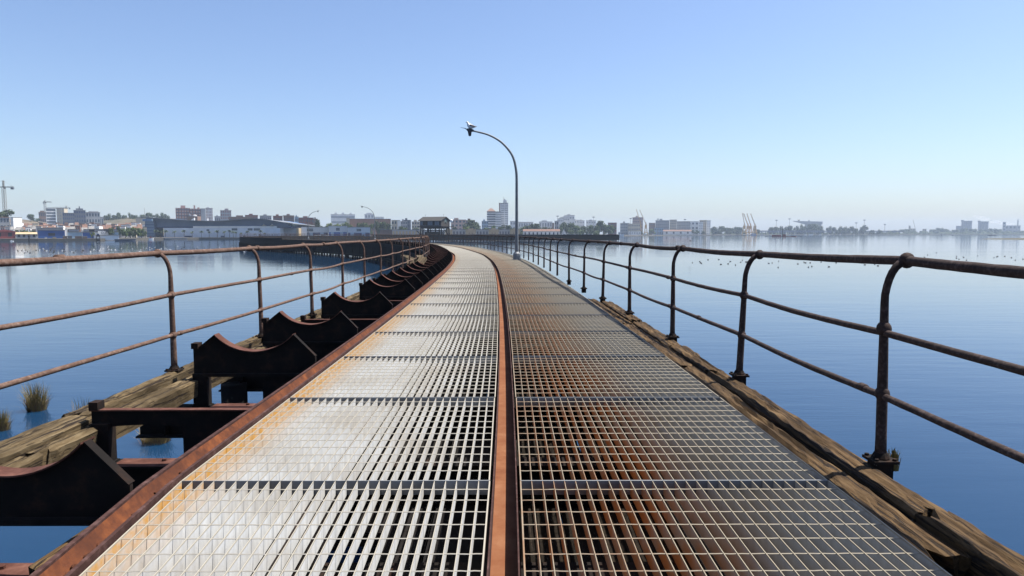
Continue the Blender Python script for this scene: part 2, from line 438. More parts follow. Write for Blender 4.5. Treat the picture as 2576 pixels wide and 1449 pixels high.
railing('rusty three rail pipe railing on the left timber, sunlit pinkish brown', -1, ssL, [3.1, 3.06, 3.05, 3.03, 2.99, 2.91] + [2.88] * 80, -.09)
sf = [138 + 3.1 * i for i in range(90)]
sf = [s for s in sf if s < SEND - 1]
railing('distant rusty railing round the outer side of the far bend of the pier', -1, sf, [2.98] * 120, -.07, True)
railing('distant rusty railing along the near side of the far bend of the pier', 1, [s for s in sf if s > 150], [1.78] * 120, 0, True)

# ------------------------------------------------------------------ pipe cradles
SX = 1.0
def arc(n=18):
    c0, c1, za, zt = -2.55, -1.865, .255, .105
    xc = (c0 + c1) / 2; hw = (c1 - c0) / 2; h = za - zt; Rr = (hw * hw + h * h) / (2 * h); zc = zt + Rr; a0 = math.asin(hw / Rr)
    return [(xc + Rr * sin(-a0 + 2 * a0 * k / n), zc - Rr * cos(-a0 + 2 * a0 * k / n)) for k in range(n + 1)]
A = arc(); XL, XR, ZB = -2.75, -1.675, -.385
def cradle_parts():
    web = MB(); poly = [(XL, -.11), (XR, -.11), (XR, .06)] + list(reversed(A)) + [(-2.70, .135), (XL, .135)]
    web.prism(poly, -.012, .012)
    base = MB(); base.box(XL, XR, -.05, -.0125, -.112, -.085)
    plate = MB(); vs = []
    for k, (x, z) in enumerate(A):
        for dy in (-.045, .062): vs += [(x, dy, z + .001), (x, dy, z + .009)]
    fs = []
    for k in range(len(A) - 1):
        a = 4 * k; b = a + 4
        fs += [(a + 1, b + 1, b + 3, a + 3), (a, a + 2, b + 2, b), (a, b, b + 1, a + 1), (a + 2, a + 3, b + 3, b + 2)]
    fs += [(0, 1, 3, 2), (4 * len(A) - 4, 4 * len(A) - 2, 4 * len(A) - 1, 4 * len(A) - 3)]
    plate.add(vs, fs)
    t1 = MB().beam((-1.865, 0, .259), (XR, 0, .064), .05, .008)
    t2 = MB().beam((-2.55, 0, .259), (-2.70, 0, .139), .07, .008)
    return web, base, plate, t1, t2
def frame_parts(top):
    legs = []
    for x0, x1, yt in ((XL, XL + .125, .045), (-2.15, XR - .002, .009)):
        m = MB(); m.box(x0, x1, -yt, yt, ZB, top - .09); m.box(x0 - .012, x1 + .012, -.055, .055, ZB + .0005, ZB + .013); legs.append(m)
    n = 10; poly = [(XL, top - .115)] + [(XL + .125 + .48 * k / n, top - .115 + .012 * sin(pi * k / n)) for k in range(n + 1)] + [(XR, top - .17), (XR, top - .008), (XL, top - .008)]
    bar = MB().prism(poly, -.011, .011)
    stub = MB().box(XL, XL + .06, -.04, .04, top + .003, top + .055)
    fla = MB().box(XL - .005, XR, -.028, .028, top - .0075, top + .002)
    return legs, bar, stub, fla
w, bs_, p, t1, t2 = cradle_parts(); lg, br, st, fg = frame_parts(-.02)
CRM = [(w.mesh('saddle_web', SHADED), 'saddle_web'), (bs_.mesh('saddle_base', SHADED), 'saddle_base'), (p.mesh('saddle_plate', RUST), 'saddle_plate'), (t1.mesh('edge_strip', SHADED), 'edge_strip'), (t2.mesh('edge_strip', SHADED), 'edge_strip')]
lm = [x.mesh('leg', SHADED) for x in lg]; bm_, sm_, fm_ = br.mesh('cross_bar', SHADED), st.mesh('stub', SHADED), fg.mesh('flange', RUST)
LWM = MB().box(XL + .002, XR - .002, -.01, .01, -.384, -.1105).mesh('lower_plate', SHADED)
stm = MB().box(XL - .004, XL + .055, -.045, .045, .136, .185).mesh('stub', SHADED)
pos = [1.5, 3.0, 4.5, 6.02, 7.8, 9.3, 10.4, 11.9, 13.35, 14.85]
while pos[-1] < 100: pos.append(pos[-1] + 1.5)
bare = {0, 2, 5, 7}
nc = nf = 0
for i, s in enumerate(pos):
    c = P(s); h = heading(s)
    far = i > 24
    if i in bare:
        t = thing('support_frame', ['bare black support frame before the nearest pipe cradle', 'low bare black steel frame between the nearest and second pipe cradles',
                  'bare steel frame between the third and fourth pipe cradles', 'bare steel frame just past the fourth pipe cradle'][nf], 'steel frame', c, h, 'frames of the pipe support row'); nf += 1
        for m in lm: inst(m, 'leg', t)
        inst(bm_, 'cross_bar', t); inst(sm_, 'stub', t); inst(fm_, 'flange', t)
    else:
        lab = '%s black U-topped pipe cradle with rusty saddle plate, left of the walkway' % nth(nc, 'nearest') if nc < 14 else 'far black U-topped pipe cradle in the receding row beside the walkway'
        t = thing('pipe_cradle', lab, 'pipe cradle', c + Vector((0, 0, -.035 if i == 1 else 0)), h, 'pipe cradles of the support row'); nc += 1
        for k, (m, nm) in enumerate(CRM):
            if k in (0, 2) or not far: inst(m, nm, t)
        if i >= 4: inst(LWM, 'lower_plate', t)
        if not far:
            inst(stm, 'stub', t)
            for m in (lm if i != 1 else lm[:1]): inst(m, 'leg', t)
PILE = MB().tube([(0, 0, -4.6), (0, 0, -.55)], .15, 8).mesh('pile', BLACK, True)

# ------------------------------------------------------------------ pier structure
pier = thing('pier', 'long black iron and timber pier curving away left and round to the far cabin', 'pier', P(0))
b0 = P(0)
cbm = MB(); cbm.box(-3.25, 1.95, -.085, .085, -.402, -.386); cbm.box(-3.25, 1.95, -.085, .085, -.65, -.634); cbm.box(-3.25, 1.95, -.008, .008, -.634, -.402)
for x in (-3.0, -2.2, -1.2, -.4, .6, 1.5): cbm.box(x - .006, x + .006, -.075, .075, -.633, -.403)
cb = cbm.mesh('cross_beam', SHADED)
ctop = MB(); ctop.box(-2.60, -1.70, -.083, .083, -.3855, -.3825)
for x in (-2.3, -2.02, -1.95, -1.8): ctop.tube([(x, .03, -.3825), (x, .03, -.368)], .014, 6)
ct = ctop.mesh('beam_plate', RUST)
for i, s in enumerate(pos[:46]):
    o = inst(cb, 'cross_beam', pier, P(s) - b0, heading(s))
    if i < 16: inst(ct, 'beam_plate', o)
for o0, o1, z0, z1, mt in ((-1.58, -1.52, -.385, -.07, SHADED), (1.44, 1.50, -.385, -.07, SHADED), (-.04, .05, -.385, -.118, SHADED), (-.9, -.8, -.24, -.07, SHADED), (.72, .8, -.24, -.07, SHADED)):
    m = MB(); sweep(m, rect(o0, o1, z0, z1), -1.5, 112, 1.0); m.build('girder', mt, pier, origin=b0)
for side, o0, o1, z0, z1 in ((-1, -3.12, -2.98, -2.28, -.16), (1, 1.62, 1.80, -2.0, -.10)):
    m = MB(); sweep(m, rect(o0, o1, z0, z1), 13 if side < 0 else 40, SEND, 1.5); m.build('edge_girder', BLACK, pier, origin=b0)
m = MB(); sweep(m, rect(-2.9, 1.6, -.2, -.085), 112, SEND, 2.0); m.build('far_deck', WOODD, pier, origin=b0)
for z0, z1 in ((-2.2, -1.95),):
    for o in (-3.34, 1.9):
        m = MB(); sweep(m, rect(o, o + .14, z0, z1), 13 if o < 0 else 44, SEND, 1.5); m.build('waler', BLACK, pier, origin=b0)
for o0, o1, a, b_ in ((-1.52, -1.27, -1, 112), (-1.25, -1.0, -1, 3.35), (-1.25, -1.0, 3.95, 112), (-.98, -.73, -1, 3.3), (-.98, -.73, 4.0, 112), (-.71, -.47, -1, 112), (-.45, -.2, -1, 112), (-.18, .05, -1, 112)):
    m = MB(); sweep(m, rect(o0, o1, -.74, -.655), a, b_, 1.0); m.build('shade_backing_board', BLACK, pier, origin=b0)  # black boards added below the left grating so its gaps stay dark
npile = 0; s = 3.4
while s < 130 and npile < 98:
    for o in (-3.05, -1.5, 1.72):
        inst(PILE, 'pile', pier, P(s, o) - b0); npile += 1
    s += 4.26
# the far stretch carries on as one run of piles too many to hold apart
m = MB(); s = 130
while s < SEND - .3:
    for o in (-3.15, 1.75):
        q = P(s, o); m.tube([(q.x, q.y, -4.5), (q.x, q.y, -1.2)], .16, 5, False)
    s += 1.5
tag(m.build('far_piles', BLACK, pier, origin=b0), kind='stuff')
m = MB(); m.beam(P(SEND - .2, -3.1, -.6), P(SEND - .2, 1.8, -.6), .2, 1.1); m.build('end_wall', BLACK, pier, origin=b0)
# bulwark boards on the far arm (the solid dark band of the far pier)
m = MB(); sweep(m, rect(1.70, 1.80, -.1, .55), 318, SEND, 2.0); m.build('bulwark', BLACK, pier, origin=b0)
m = MB(); sweep(m, rect(-3.05, -2.95, -.1, .22), 150, 318, 2.0); m.build('bulwark', BLACK, pier, origin=b0)
# pale plank strip on the near face of the far arm at the waterline
m = MB(); sweep(m, rect(2.0, 2.12, -2.45, -2.3), SEND - 78, SEND - 8, 2.0); m.build('waterline_plank', WOODL, pier, origin=b0)

# ------------------------------------------------------------------ loose timbers
def plank(label, s0, s1, o0, o1, zt, th, mt, seed, rag=.055, drop=0.0, skew=0.0, cat='timber', group='edge timbers of the pier'):
    r = random.Random(seed); n = max(4, int((s1 - s0) / .09)); k = 9
    prof0 = [(o0 + (o1 - o0) * j / (k - 1)) for j in range(k)]
    ph = [r.uniform(0, 6) for _ in range(8)]; vs = []
    groove = [r.random() < .3 for _ in range(k)]
    def nz(u, p): return sin(u * 2.1 + ph[p]) * .5 + sin(u * 5.3 + ph[p + 1]) * .3 + sin(u * 13.7 + ph[p + 2]) * .2
    for i in range(n + 1):
        s = s0 + (s1 - s0) * i / n; u = s
        e0 = nz(u, 0) * .010 + r.uniform(-.004, .004); e1 = nz(u, 3) * .014 + r.uniform(-.006, .006)
        for j in range(k):
            f = j / (k - 1); o = prof0[j] + (e0 if j == 0 else e1 if j == k - 1 else 0) + skew * (s - s0)
            z = zt + drop * (s - s0) + nz(u + j * .7, 4) * .006 + r.uniform(-.006, .006) - (.012 if j in (0, k - 1) else 0) - (.03 * max(0, nz(u * .5, 2)) if groove[j] else 0)
            if i in (0, n): s_ = s + r.uniform(-rag, rag)
            else: s_ = s
            vs.append(P(s_, o, z))
        for f in (1, 0): vs.append(P(s, (o1 - .012 if f else o0 + .012) + skew * (s - s0) + r.uniform(-.004, .004), zt + drop * (s - s0) - th))
    q = k + 2; fs = []
    for i in range(n):
        for j in range(q):
            j2 = (j + 1) % q; fs.append((i * q + j, i * q + j2, (i + 1) * q + j2, (i + 1) * q + j))
    fs += [tuple(range(q - 1, -1, -1)), tuple(n * q + j for j in range(q))]
    mb = MB(); mb.add(vs, fs); c = P((s0 + s1) / 2, (o0 + o1) / 2, zt)
    return tag(mb.build('timber_plank', mt, None, origin=c), label, cat, group)
rj = [(-1.5, 2.37), (2.46, 6.0), (6.03, 8.9), (8.95, 12.3)]
for i, (a, b) in enumerate(rj):
    plank(['split brown plank with a ragged end at the bottom right corner', 'long cracked brown inner plank beside the right grating, nearest the camera', 'second inner plank beside the right grating', 'farthest inner plank beside the right grating'][i],
          a, b, 1.545, 1.722, -.038 - (.06 if i == 0 else 0), .14, WOODR, 20 + i)
ro = [(-1.5, 2.75), (2.8, 5.7), (5.74, 7.0), (7.05, 9.0), (9.1, 11.6)]
for i, (a, b) in enumerate(ro):
    plank(['outer right kerb timber running out of the bottom right corner', 'outer right kerb timber under the nearest right railing post', 'short outer kerb timber by the second right railing post',
           'outer right kerb timber by the third right railing post', 'last outer right kerb timber, with a splintered far end'][i], a, b, 1.728, 1.888, -.012 - .010 * (i % 2), .16, WOODR, 30 + i)
for i, (a, b) in enumerate([(-.5, 4.6), (4.66, 8.7), (8.8, 12.4), (12.5, 17), (17.1, 22)]):
    nm = nth(i, 'nearest')
    plank('%s weathered grey outer plank under the left railing' % nm, a, b, -3.19 if i == 0 else -3.03, -2.955 if i == 0 else -2.89, -.09, .16, WOODL, 40 + i, skew=.035 if i == 0 else 0)
for i, (a, b) in enumerate([(-.5, 3.9), (3.95, 7.4), (7.5, 12.0), (12.1, 18)]):
    nm = nth(i, 'nearest')
    plank('%s weathered grey inner plank between left railing and pipe cradles' % nm, a, b, -2.925 if i == 0 else -2.862, -2.70, -.135, .15, WOODL, 50 + i, skew=.0)
plank('short tan timber below the left rusty trough, under the nearest cradle', 2.72, 4.40, -1.96, -1.70, -.21, .15, WOODR, 60)
for k, (s, o, z, ln_, an, ti) in enumerate([(23.2, -2.85, -.02, 1.2, .12, .10), (22.8, -2.55, .02, 1.1, -.05, .14), (24.6, -2.9, .08, 1.7, .3, .06), (25.4, -2.7, .12, 1.6, .1, .02)]):
    m = MB(); m.box(-.13, .13, 0, ln_, -.05, .05)
    o_ = m.build('loose_plank', WOODL, None, P(s, o, z + .1)); o_.rotation_euler = (ti, 0, heading(s) + an)
    tag(o_, ['short pale loose plank tilted over the left cradles', 'pale loose plank lying beside the tilted short one over the left cradles', 'longer grey loose plank askew behind the short pale ones', 'farthest and longest loose plank lying across the left cradles'][k], 'plank', 'collapsed planks on the left cradles')
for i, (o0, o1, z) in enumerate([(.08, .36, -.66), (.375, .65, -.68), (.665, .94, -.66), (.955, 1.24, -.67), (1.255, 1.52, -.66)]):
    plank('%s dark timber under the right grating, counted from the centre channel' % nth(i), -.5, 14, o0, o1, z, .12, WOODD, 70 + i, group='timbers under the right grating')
# ------------------------------------------------------------------ lamps and the gull
LB = onz(1300, 653, 0.0); LD = LB.y
def lp(px, py): return at(px, py, LD) - LB
arm_px = [(1299.8, 470), (1299.6, 443), (1298, 426), (1293.6, 404), (1284.7, 384), (1268, 364), (1251.3, 350.7), (1229, 339.3), (1207, 333), (1188.6, 329)]
def lamp_meshes():
    pole = MB(); a = [lp(*q) for q in arm_px]
    x0 = a[0].x; pts = [Vector((0, 0, .02)), Vector((0, 0, .45)), Vector((x0 * .5, 0, 1.6))]; rs = [.082, .08, .07]
    sm = catmull([tuple(q) for q in a], 3) if False else None
    dense = []
    for i in range(len(a) - 1):
        p0, p1, p2, p3 = a[max(i - 1, 0)], a[i], a[i + 1], a[min(i + 2, len(a) - 1)]
        for k in range(3):
            t = k / 3
            dense.append(0.5 * (2 * p1 + (p2 - p0) * t + (2 * p0 - 5 * p1 + 4 * p2 - p3) * t * t + (3 * p1 - p0 - 3 * p2 + p3) * t ** 3))
    dense.append(a[-1])
    for i, q in enumerate(dense): pts.append(Vector((q.x, 0, q.z))); rs.append(.062 - .026 * i / (len(dense) - 1))
    pole.tube(pts, rs, 10)
    base = MB(); base.tube([(0, 0, 0), (0, 0, .16), (0, 0, .27), (0, 0, .345)], [.165, .165, .155, .085], 8); base.box(-.2, .2, -.2, .2, -.03, .02)
    for x in (-.15, .15): base.tube([(x, -.15, .02), (x, -.15, .06)], .02, 6); base.tube([(x, .15, .02), (x, .15, .06)], .02, 6)
    e = a[-1]; head = MB()
    head.tube([(e.x + .05, 0, e.z), (e.x - .1, 0, e.z + .03), (e.x - .24, 0, e.z + .05)], [.045, .085, .05], 8)
    head.tube([(e.x - .22, 0, e.z + .05), (e.x - .34, 0, e.z + .11), (e.x - .52, 0, e.z + .14)], [.03, .015, .007], 6)
    bowl = MB(); bx = e.x - .13
    bowl.tube([(bx + .0, 0, e.z + .03), (bx + .01, 0, e.z - .06), (bx + .015, 0, e.z - .19), (bx + .015, 0, e.z - .225)], [.10, .085, .065, .045], 10)
    return pole.mesh('pole', LAMPM, True), base.mesh('base', LAMPM), head.mesh('lamp_head', LAMPD, True), bowl.mesh('lamp_bowl', LAMPD, True), e
pm_, bm2, hm_, wm2, END = lamp_meshes()
lamp = thing('street_lamp', 'tall curved grey street lamp with a gull perched on it, beside the walkway', 'street lamp', LB, 0, 'curved lamp posts on the pier')
for me, nm in ((pm_, 'pole'), (bm2, 'base'), (hm_, 'lamp_head'), (wm2, 'lamp_bowl')): inst(me, nm, lamp)
l2 = at(943, 603.5, 114); dup(lamp, (l2.x, l2.y, 0), 0, 'smaller curved lamp farther along the pier, arm pointing left, nearer the cabin')
l3 = at(776, 606, 137); dup(lamp, (l3.x, l3.y, 0), pi, 'farthest curved lamp on the pier, arm pointing right, in front of the white warehouses')

GW = M('gull_white', (.75, .75, .74), (.62, .62, .62), 8); GG = M('gull_grey_wing', (.20, .17, .16), (.12, .1, .1), 12); GB = M('gull_beak', (.35, .24, .05), (.3, .2, .05), 5); GD = M('gull_head_shade', (.10, .10, .11), (.16, .15, .15), 8)
gl = thing('gull', 'white gull with brown-grey wings perched on the lamp head, facing left', 'gull', LB + END + Vector((-.10, 0, .075)))
b = MB()   # continuous body: neck, chest, belly and tail as one tapered surface facing -x
path = [(-.165, 0, .285), (-.150, 0, .295), (-.125, 0, .29), (-.105, 0, .265), (-.088, 0, .225), (-.060, 0, .17), (-.015, 0, .125), (.05, 0, .105), (.12, 0, .095), (.19, 0, .09), (.25, 0, .088)]
b.tube(path, [.006, .028, .040, .042, .054, .082, .100, .096, .070, .036, .012], 12)
b.build('body', GW, gl, smooth=True)
for sd in (-1, 1):
    w = MB(); w.tube([(-.05, sd * .052, .155), (.02, sd * .075, .15), (.11, sd * .062, .125), (.20, sd * .035, .108), (.30, sd * .012, .112)], [.018, .045, .04, .02, .004], 8)
    w.build('wing', GG, gl, smooth=True)
    w = MB(); w.tube([(.0, sd * .028, .06), (.005, sd * .028, .0)], .006, 6); w.beam((.005, sd * .028, .003), (-.04, sd * .03, .003), .03, .006); w.build('leg', GB, gl)
w = MB(); w.tube([(-.155, 0, .288), (-.185, 0, .276), (-.205, 0, .258)], [.011, .009, .002], 6); w.build('beak', GB, gl)
w = MB(); w.ball((-.136, 0, .297), .027, .034, .028, 8, 6); w.build('head_hood', GD, gl, smooth=True)
for sd in (-1, 1):
    w = MB(); w.ball((-.150, sd * .029, .300), .005, .004, .005, 6, 4); w.build('eye', LAMPD, gl)

# ------------------------------------------------------------------ signal cabin on the far pier
CW = M('cabin_boards', (.045, .055, .065), (.03, .035, .045), 1.2, 0.9); CWB = M('cabin_window_board', (.10, .14, .19), (.07, .10, .14), 2); CE = M('cabin_end_wall', (.045, .036, .03), (.03, .026, .024), 1.5, .9)
CR = M('cabin_roof', (.040, .036, .032), (.028, .025, .023), 1.5, .95, stretch=(4, .5, 1)); CG = M('cabin_grey_green', (.08, .12, .12), (.06, .09, .09), 2)
d = 329.0; u = 1.0 * d / F       # metres per photo pixel at this distance
cx = at(1094, 560, d); cab = thing('signal_cabin', 'dark timber signal cabin raised on iron legs over the far pier', 'cabin', (cx.x, cx.y, -.1), .0)
def cz(py): return at(1094, py, d).z + .1
# cabin rotated so that its right gable end shows
rot = -.42; hw = 5.8; hd = 4.1
z0, z1, z2 = cz(569.5), cz(554.3), cz(545.3)
R_ = Matrix.Rotation(rot, 4, 'Z')
def rb(mb): mb.v = [tuple(R_ @ Vector(p)) for p in mb.v]; return mb
m = MB(); m.box(-hw, hw, -hd, hd, z0, z1); rb(m).build('wall', CW, cab)
m = MB(); m.prism([(-1, 0)], 0, 0) if False else None
m.add([(hw + .01, -hd, z0), (hw + .01, hd, z0), (hw + .01, hd, z1), (hw + .01, 0, z2 - .15), (hw + .01, -hd, z1), (hw - .2, -hd, z0), (hw - .2, hd, z0), (hw - .2, hd, z1), (hw - .2, 0, z2 - .15), (hw - .2, -hd, z1)],
      [(0, 1, 2, 3, 4), (9, 8, 7, 6, 5), (2, 7, 8, 3), (3, 8, 9, 4), (0, 4, 9, 5), (1, 6, 7, 2), (0, 5, 6, 1)]); rb(m).build('gable_end', CE, cab)
m = MB(); m.box(hw + .015, hw + .06, -.9, 1.1, z1 - 1.4, z2 - .9); rb(m).build('gable_boarding', CG, cab)
m = MB(); m.box(hw + .015, hw + .07, -.4, .7, z0 + 1.2, z0 + 2.2); rb(m).build('gable_window', BLACK, cab)
m = MB(); ov = .8; e = z1 - .25
vs = []
for x in (-hw - .9, hw + .5):
    vs += [(x, -hd - ov, e), (x, 0, z2), (x, hd + ov, e), (x, hd + ov, e - .16), (x, 0, z2 - .18), (x, -hd - ov, e - .16)]
m.add(vs, [(0, 6, 7, 1), (1, 7, 8, 2), (2, 8, 9, 3), (3, 9, 10, 4), (4, 10, 11, 5), (5, 11, 6, 0), (5, 4, 1, 0), (4, 3, 2, 1), (6, 7, 10, 11), (7, 8, 9, 10)]); rb(m).build('roof', CR, cab)
for x in (-hw + .6, hw - 1.0):
    m = MB(); m.tube([(x, 0, z2 - .1), (x, 0, z2 + 1.3)], .03, 5); m.box(x - .25, x + .25, -.02, .02, z2 + .8, z2 + .86); rb(m).build('roof_finial', BLACK, cab)
for x0, x1, mt in ((-5.6, -4.3, CWB), (-4.1, -1.7, BLACK), (-1.5, -.3, CWB), (-.1, 1.0, CWB), (1.2, 2.2, BLACK), (2.4, 3.4, CWB), (3.6, 4.6, CWB), (4.9, 5.5, BLACK)):
    m = MB(); m.box(x0, x1, -hd - .06, -hd - .01, z1 - 2.3, z1 - .5); rb(m).build('window', mt, cab)
for k in range(9):
    x = -5.7 + 1.2 * k; m = MB(); m.box(x, x + .14, -hd - .10, -hd - .01, z0 + .1, z1 - 2.35); rb(m).build('wall_batten', BLACK, cab)
m = MB(); m.box(-hw - 1.0, hw + 1.8, -hd - .9, hd + .9, z0 - .35, z0 - .02); rb(m).build('platform', BLACK, cab)
m = MB(); m.box(-hw + .1, hw - .1, -hd, hd, z0 - 1.1, z0 - .37)
rb(m).build('platform_girder', BLACK, cab)
m = MB()
for k in range(6):
    x = -1.6 + 1.1 * k
    for sx in (0, 1): m.beam((x + 1.1 * sx, -hd + .1, z0 - 2.0), (x + 1.1 * (1 - sx), -hd + .1, z0 - 1.1), .09, .09)
m.beam((-2, -hd + .1, z0 - 2.05), (5.4, -hd + .1, z0 - 2.05), .12, .14); rb(m).build('lattice_girder', BLACK, cab)
for x, sp in ((-5.6, .55), (-4.5, .5), (-1.9, .2), (4.5, .5), (5.6, .45)):
    for y in (-3.6, 3.6):
        m = MB(); m.tube([(x, y, z0 - .4), (x + sp * .2 * (1 if x > 0 else -1), y * 1.06, -.6)], [.26, .34], 6); rb(m).build('leg', BLACK, cab)
for p, q in (((4.9, -2.5, 1.2), (5.9, 2.5, 4.0)), ((-5.8, -2.5, z0 - .9), (-3.4, -2.5, 2.6)), ((4.6, -2.5, 2.2), (6.0, -2.5, .4)), ((-5.9, -2.5, .4), (-4.4, -2.5, 3.2)), ((5.8, -2.4, 3.8), (6.0, 2.4, .6)), ((6.1, -2.6, .7), (5.9, 2.5, 4.4))):
    m = MB(); m.beam(p, q, .2, .2); rb(m).build('brace', BLACK, cab)
# hut under the cabin and its steps
m = MB(); m.box(-4.2, 1.3, -2.4, 2.4, -.3, cz(581.8 + .6) - 0.2); rb(m).build('lower_hut', BLACK, cab)
m = MB(); m.beam((-5.2, -3.4, 0), (-8.2, -3.4, 2.6), .7, .12); rb(m).build('stair', BLACK, cab)
DISH = M('dish_white', (.8, .8, .78), (.7, .7, .7), 3)
m = MB(); m.tube([(hw + 1.0, hd, z0 + 2.6), (hw + 1.12, hd - .3, z0 + 2.6)], [.75, .5], 12); rb(m).build('round_signal_disc', DISH, cab)

# ------------------------------------------------------------------ setting: ground, hills, water
GRND = M('shore_ground', (.06, .055, .045), (.10, .09, .075), .05, .95)
def gp(px, d): v = at(px, 600, d); return (v.x, v.y)
shore = [(-1500, 200), (-520, 215), gp(-200, 318), gp(95, 338), gp(250, 352), gp(372, 405), gp(500, 432), gp(645, 440), gp(925, 490), gp(1100, 530), gp(1450, 600), gp(1555, 860),
         gp(1700, 1130), gp(1850, 1280), gp(2050, 1420), gp(2300, 1560), gp(2600, 1700), gp(3000, 1750), (4200, 1500)]
m = MB(); m.slab(shore + [(5200, 4200), (-3800, 4200)], WATER - 2, LAND)
tag(m.build('ground', GRND), 'flat town shore beyond the estuary', 'ground', kind='structure')
def ridge(name, label, pts, depth, mat):
    mb = MB(); n = len(pts); prof = [(-1, 0), (-.7, .35), (-.35, .8), (0, 1), (.4, .8), (1, 0)]; k = len(prof); vs = []
    for (px, py, dd) in pts:
        t = at(px, py, dd); b = LAND - .05
        for f, hgt in prof:
            q = at(px, py, dd + f * depth); vs.append((q.x, q.y, b + (t.z - b) * hgt))
    fs = []
    for i in range(n - 1):
        for j in range(k - 1): fs.append((i * k + j, (i + 1) * k + j, (i + 1) * k + j + 1, i * k + j + 1))
    mb.add(vs, fs); return tag(mb.build(name, mat, smooth=True), label, 'hill', kind='structure')
HILL = M('hill_scrub', (.045, .045, .025), (.12, .085, .05), .03, .95)
ridge('hill', 'low scrubby hill behind the town on the left', [(-160, 575, 820), (-60, 552, 820), (20, 549, 800), (70, 553, 800), (120, 560, 830), (180, 557, 900), (250, 549, 900), (320, 547, 880), (370, 548, 900), (450, 550, 950), (540, 556, 1000), (640, 572, 1000)], 130, HILL)
BANK = M('sand_bank', (.062, .056, .032), (.04, .038, .02), .3, .95)
c = at(2697, 600, 430); m = MB(); n = 32; vs = [(c.x, c.y, WATER + .85)]
for k, (f, z) in enumerate(((.5, .75), (.85, .35), (1.05, -.4))):
    for i in range(n): a = 2 * pi * i / n; vs.append((c.x + 45 * f * cos(a) * (1 + .06 * sin(3 * a)), c.y + 62 * f * sin(a) * (1 + .05 * cos(4 * a)), WATER + z))
fs = [(0, 1 + i, 1 + (i + 1) % n) for i in range(n)]
for r in range(2):
    for i in range(n): a = 1 + r * n; i2 = (i + 1) % n; fs.append((a + i, a + n + i, a + n + i2, a + i2))
m.add(vs, fs); tag(m.build('sandbar', BANK, smooth=True), 'low grassy sandbar at the right edge of the water', 'sandbar', kind='structure')

wmat, nt, b = nodes('estuary_water')
v = coords(nt, (.5, 2.2, 1)); n1 = noise(nt, v, .9, 3, .5); v2 = coords(nt, (.12, .5, 1)); n2 = noise(nt, v2, .35, 2, .5)
n4 = noise(nt, coords(nt, (1.2, 4.0, 1)), 2.6, 2, .5); n3 = noise(nt, coords(nt, (.010, .045, 1)), .9, 3, .55)
b.inputs['Base Color'].default_value = (.006, .026, .062, 1); b.inputs['Roughness'].default_value = .05; b.inputs['IOR'].default_value = 1.33
nb = nt.nodes.new('ShaderNodeBump'); nb.inputs['Distance'].default_value = .05
geo = nt.nodes.new('ShaderNodeCameraData')
h = math_(nt, 'ADD', math_(nt, 'ADD', math_(nt, 'MULTIPLY', n1, .34), math_(nt, 'MULTIPLY', n4, .09)), math_(nt, 'MULTIPLY', n2, .9))
st = math_(nt, 'MULTIPLY', ramp(nt, n3, [(.38, .15), (.62, 1.0)]), .5)
link(nt, st, nb.inputs['Strength']); link(nt, h, nb.inputs['Height']); link(nt, nb.outputs[0], b.inputs['Normal'])
m = MB(); m.add([(-4000, -500, WATER), (5400, -500, WATER), (5400, 4300, WATER), (-4000, 4300, WATER)], [(0, 1, 2, 3)])
tag(m.build('water', wmat), 'calm blue estuary water', 'water', kind='structure')
nt.nodes.remove(geo)

# ------------------------------------------------------------------ camera, sun, sky
cam = bpy.data.cameras.new('camera'); co = bpy.data.objects.new('camera', cam); COL.objects.link(co)
cam.sensor_width = 36; cam.lens = 36 * F / 2576; cam.clip_start = .05; cam.clip_end = 20000
co.location = (0, 0, CAMZ); co.rotation_euler = (pi / 2 - PITCH, 0, 0); S.camera = co
AZ = radians(20); EL = radians(63)
sd = Vector((cos(EL) * cos(AZ), cos(EL) * sin(AZ), sin(EL)))
sun = bpy.data.lights.new('sun', 'SUN'); so = bpy.data.objects.new('sun', sun); COL.objects.link(so)
sun.energy = 5.0; sun.angle = radians(.53); sun.color = (1.0, .95, .86)
so.rotation_euler = (-sd).to_track_quat('-Z', 'Y').to_euler(); so.location = (40, 10, 60)
wd = bpy.data.worlds.new('World'); S.world = wd; wd.use_nodes = True; nt = wd.node_tree
sky = nt.nodes.new('ShaderNodeTexSky'); sky.sky_type = 'NISHITA'; sky.sun_disc = False
sky.sun_elevation = EL; sky.sun_rotation = pi / 2 - AZ
sky.altitude = 0; sky.air_density = 1.0; sky.dust_density = 1.2; sky.ozone_density = 0.0
bg = nt.nodes['Background']; bg.inputs['Strength'].default_value = .074; tn = nt.nodes.new('ShaderNodeMix'); tn.data_type = 'RGBA'; tn.blend_type = 'MULTIPLY'; tn.inputs[0].default_value = 1.0
tn.inputs[7].default_value = (.815, .905, 1.085, 1); nt.links.new(sky.outputs[0], tn.inputs[6]); nt.links.new(tn.outputs[2], bg.inputs['Color'])
vs = S.view_settings; vs.view_transform = 'Standard'; vs.look = 'None'; vs.exposure = 1.15; vs.gamma = 1; vs.use_curve_mapping = False
# haze
hm = bpy.data.materials.new('haze_air'); hm.use_nodes = True; nt = hm.node_tree
for n_ in list(nt.nodes):
    if n_.type == 'BSDF_PRINCIPLED': nt.nodes.remove(n_)
pv = nt.nodes.new('ShaderNodeVolumePrincipled'); pv.inputs['Color'].default_value = (.66, .80, 1, 1); pv.inputs['Density'].default_value = .00017
nt.links.new(pv.outputs[0], nt.nodes['Material Output'].inputs['Volume'])
m = MB(); m.box(-4100, 5500, -600, 4400, WATER - 3, 78); hz = m.build('haze', hm); tag(hz, kind='stuff', label='thin pale blue haze over the estuary', cat='haze')
try: hm.cycles.homogeneous_volume = True
except Exception: pass
cy = S.cycles
cy.use_denoising = True
cy.max_bounces = 8; cy.diffuse_bounces = 3; cy.glossy_bounces = 3; cy.volume_bounces = 0; cy.transparent_max_bounces = 8
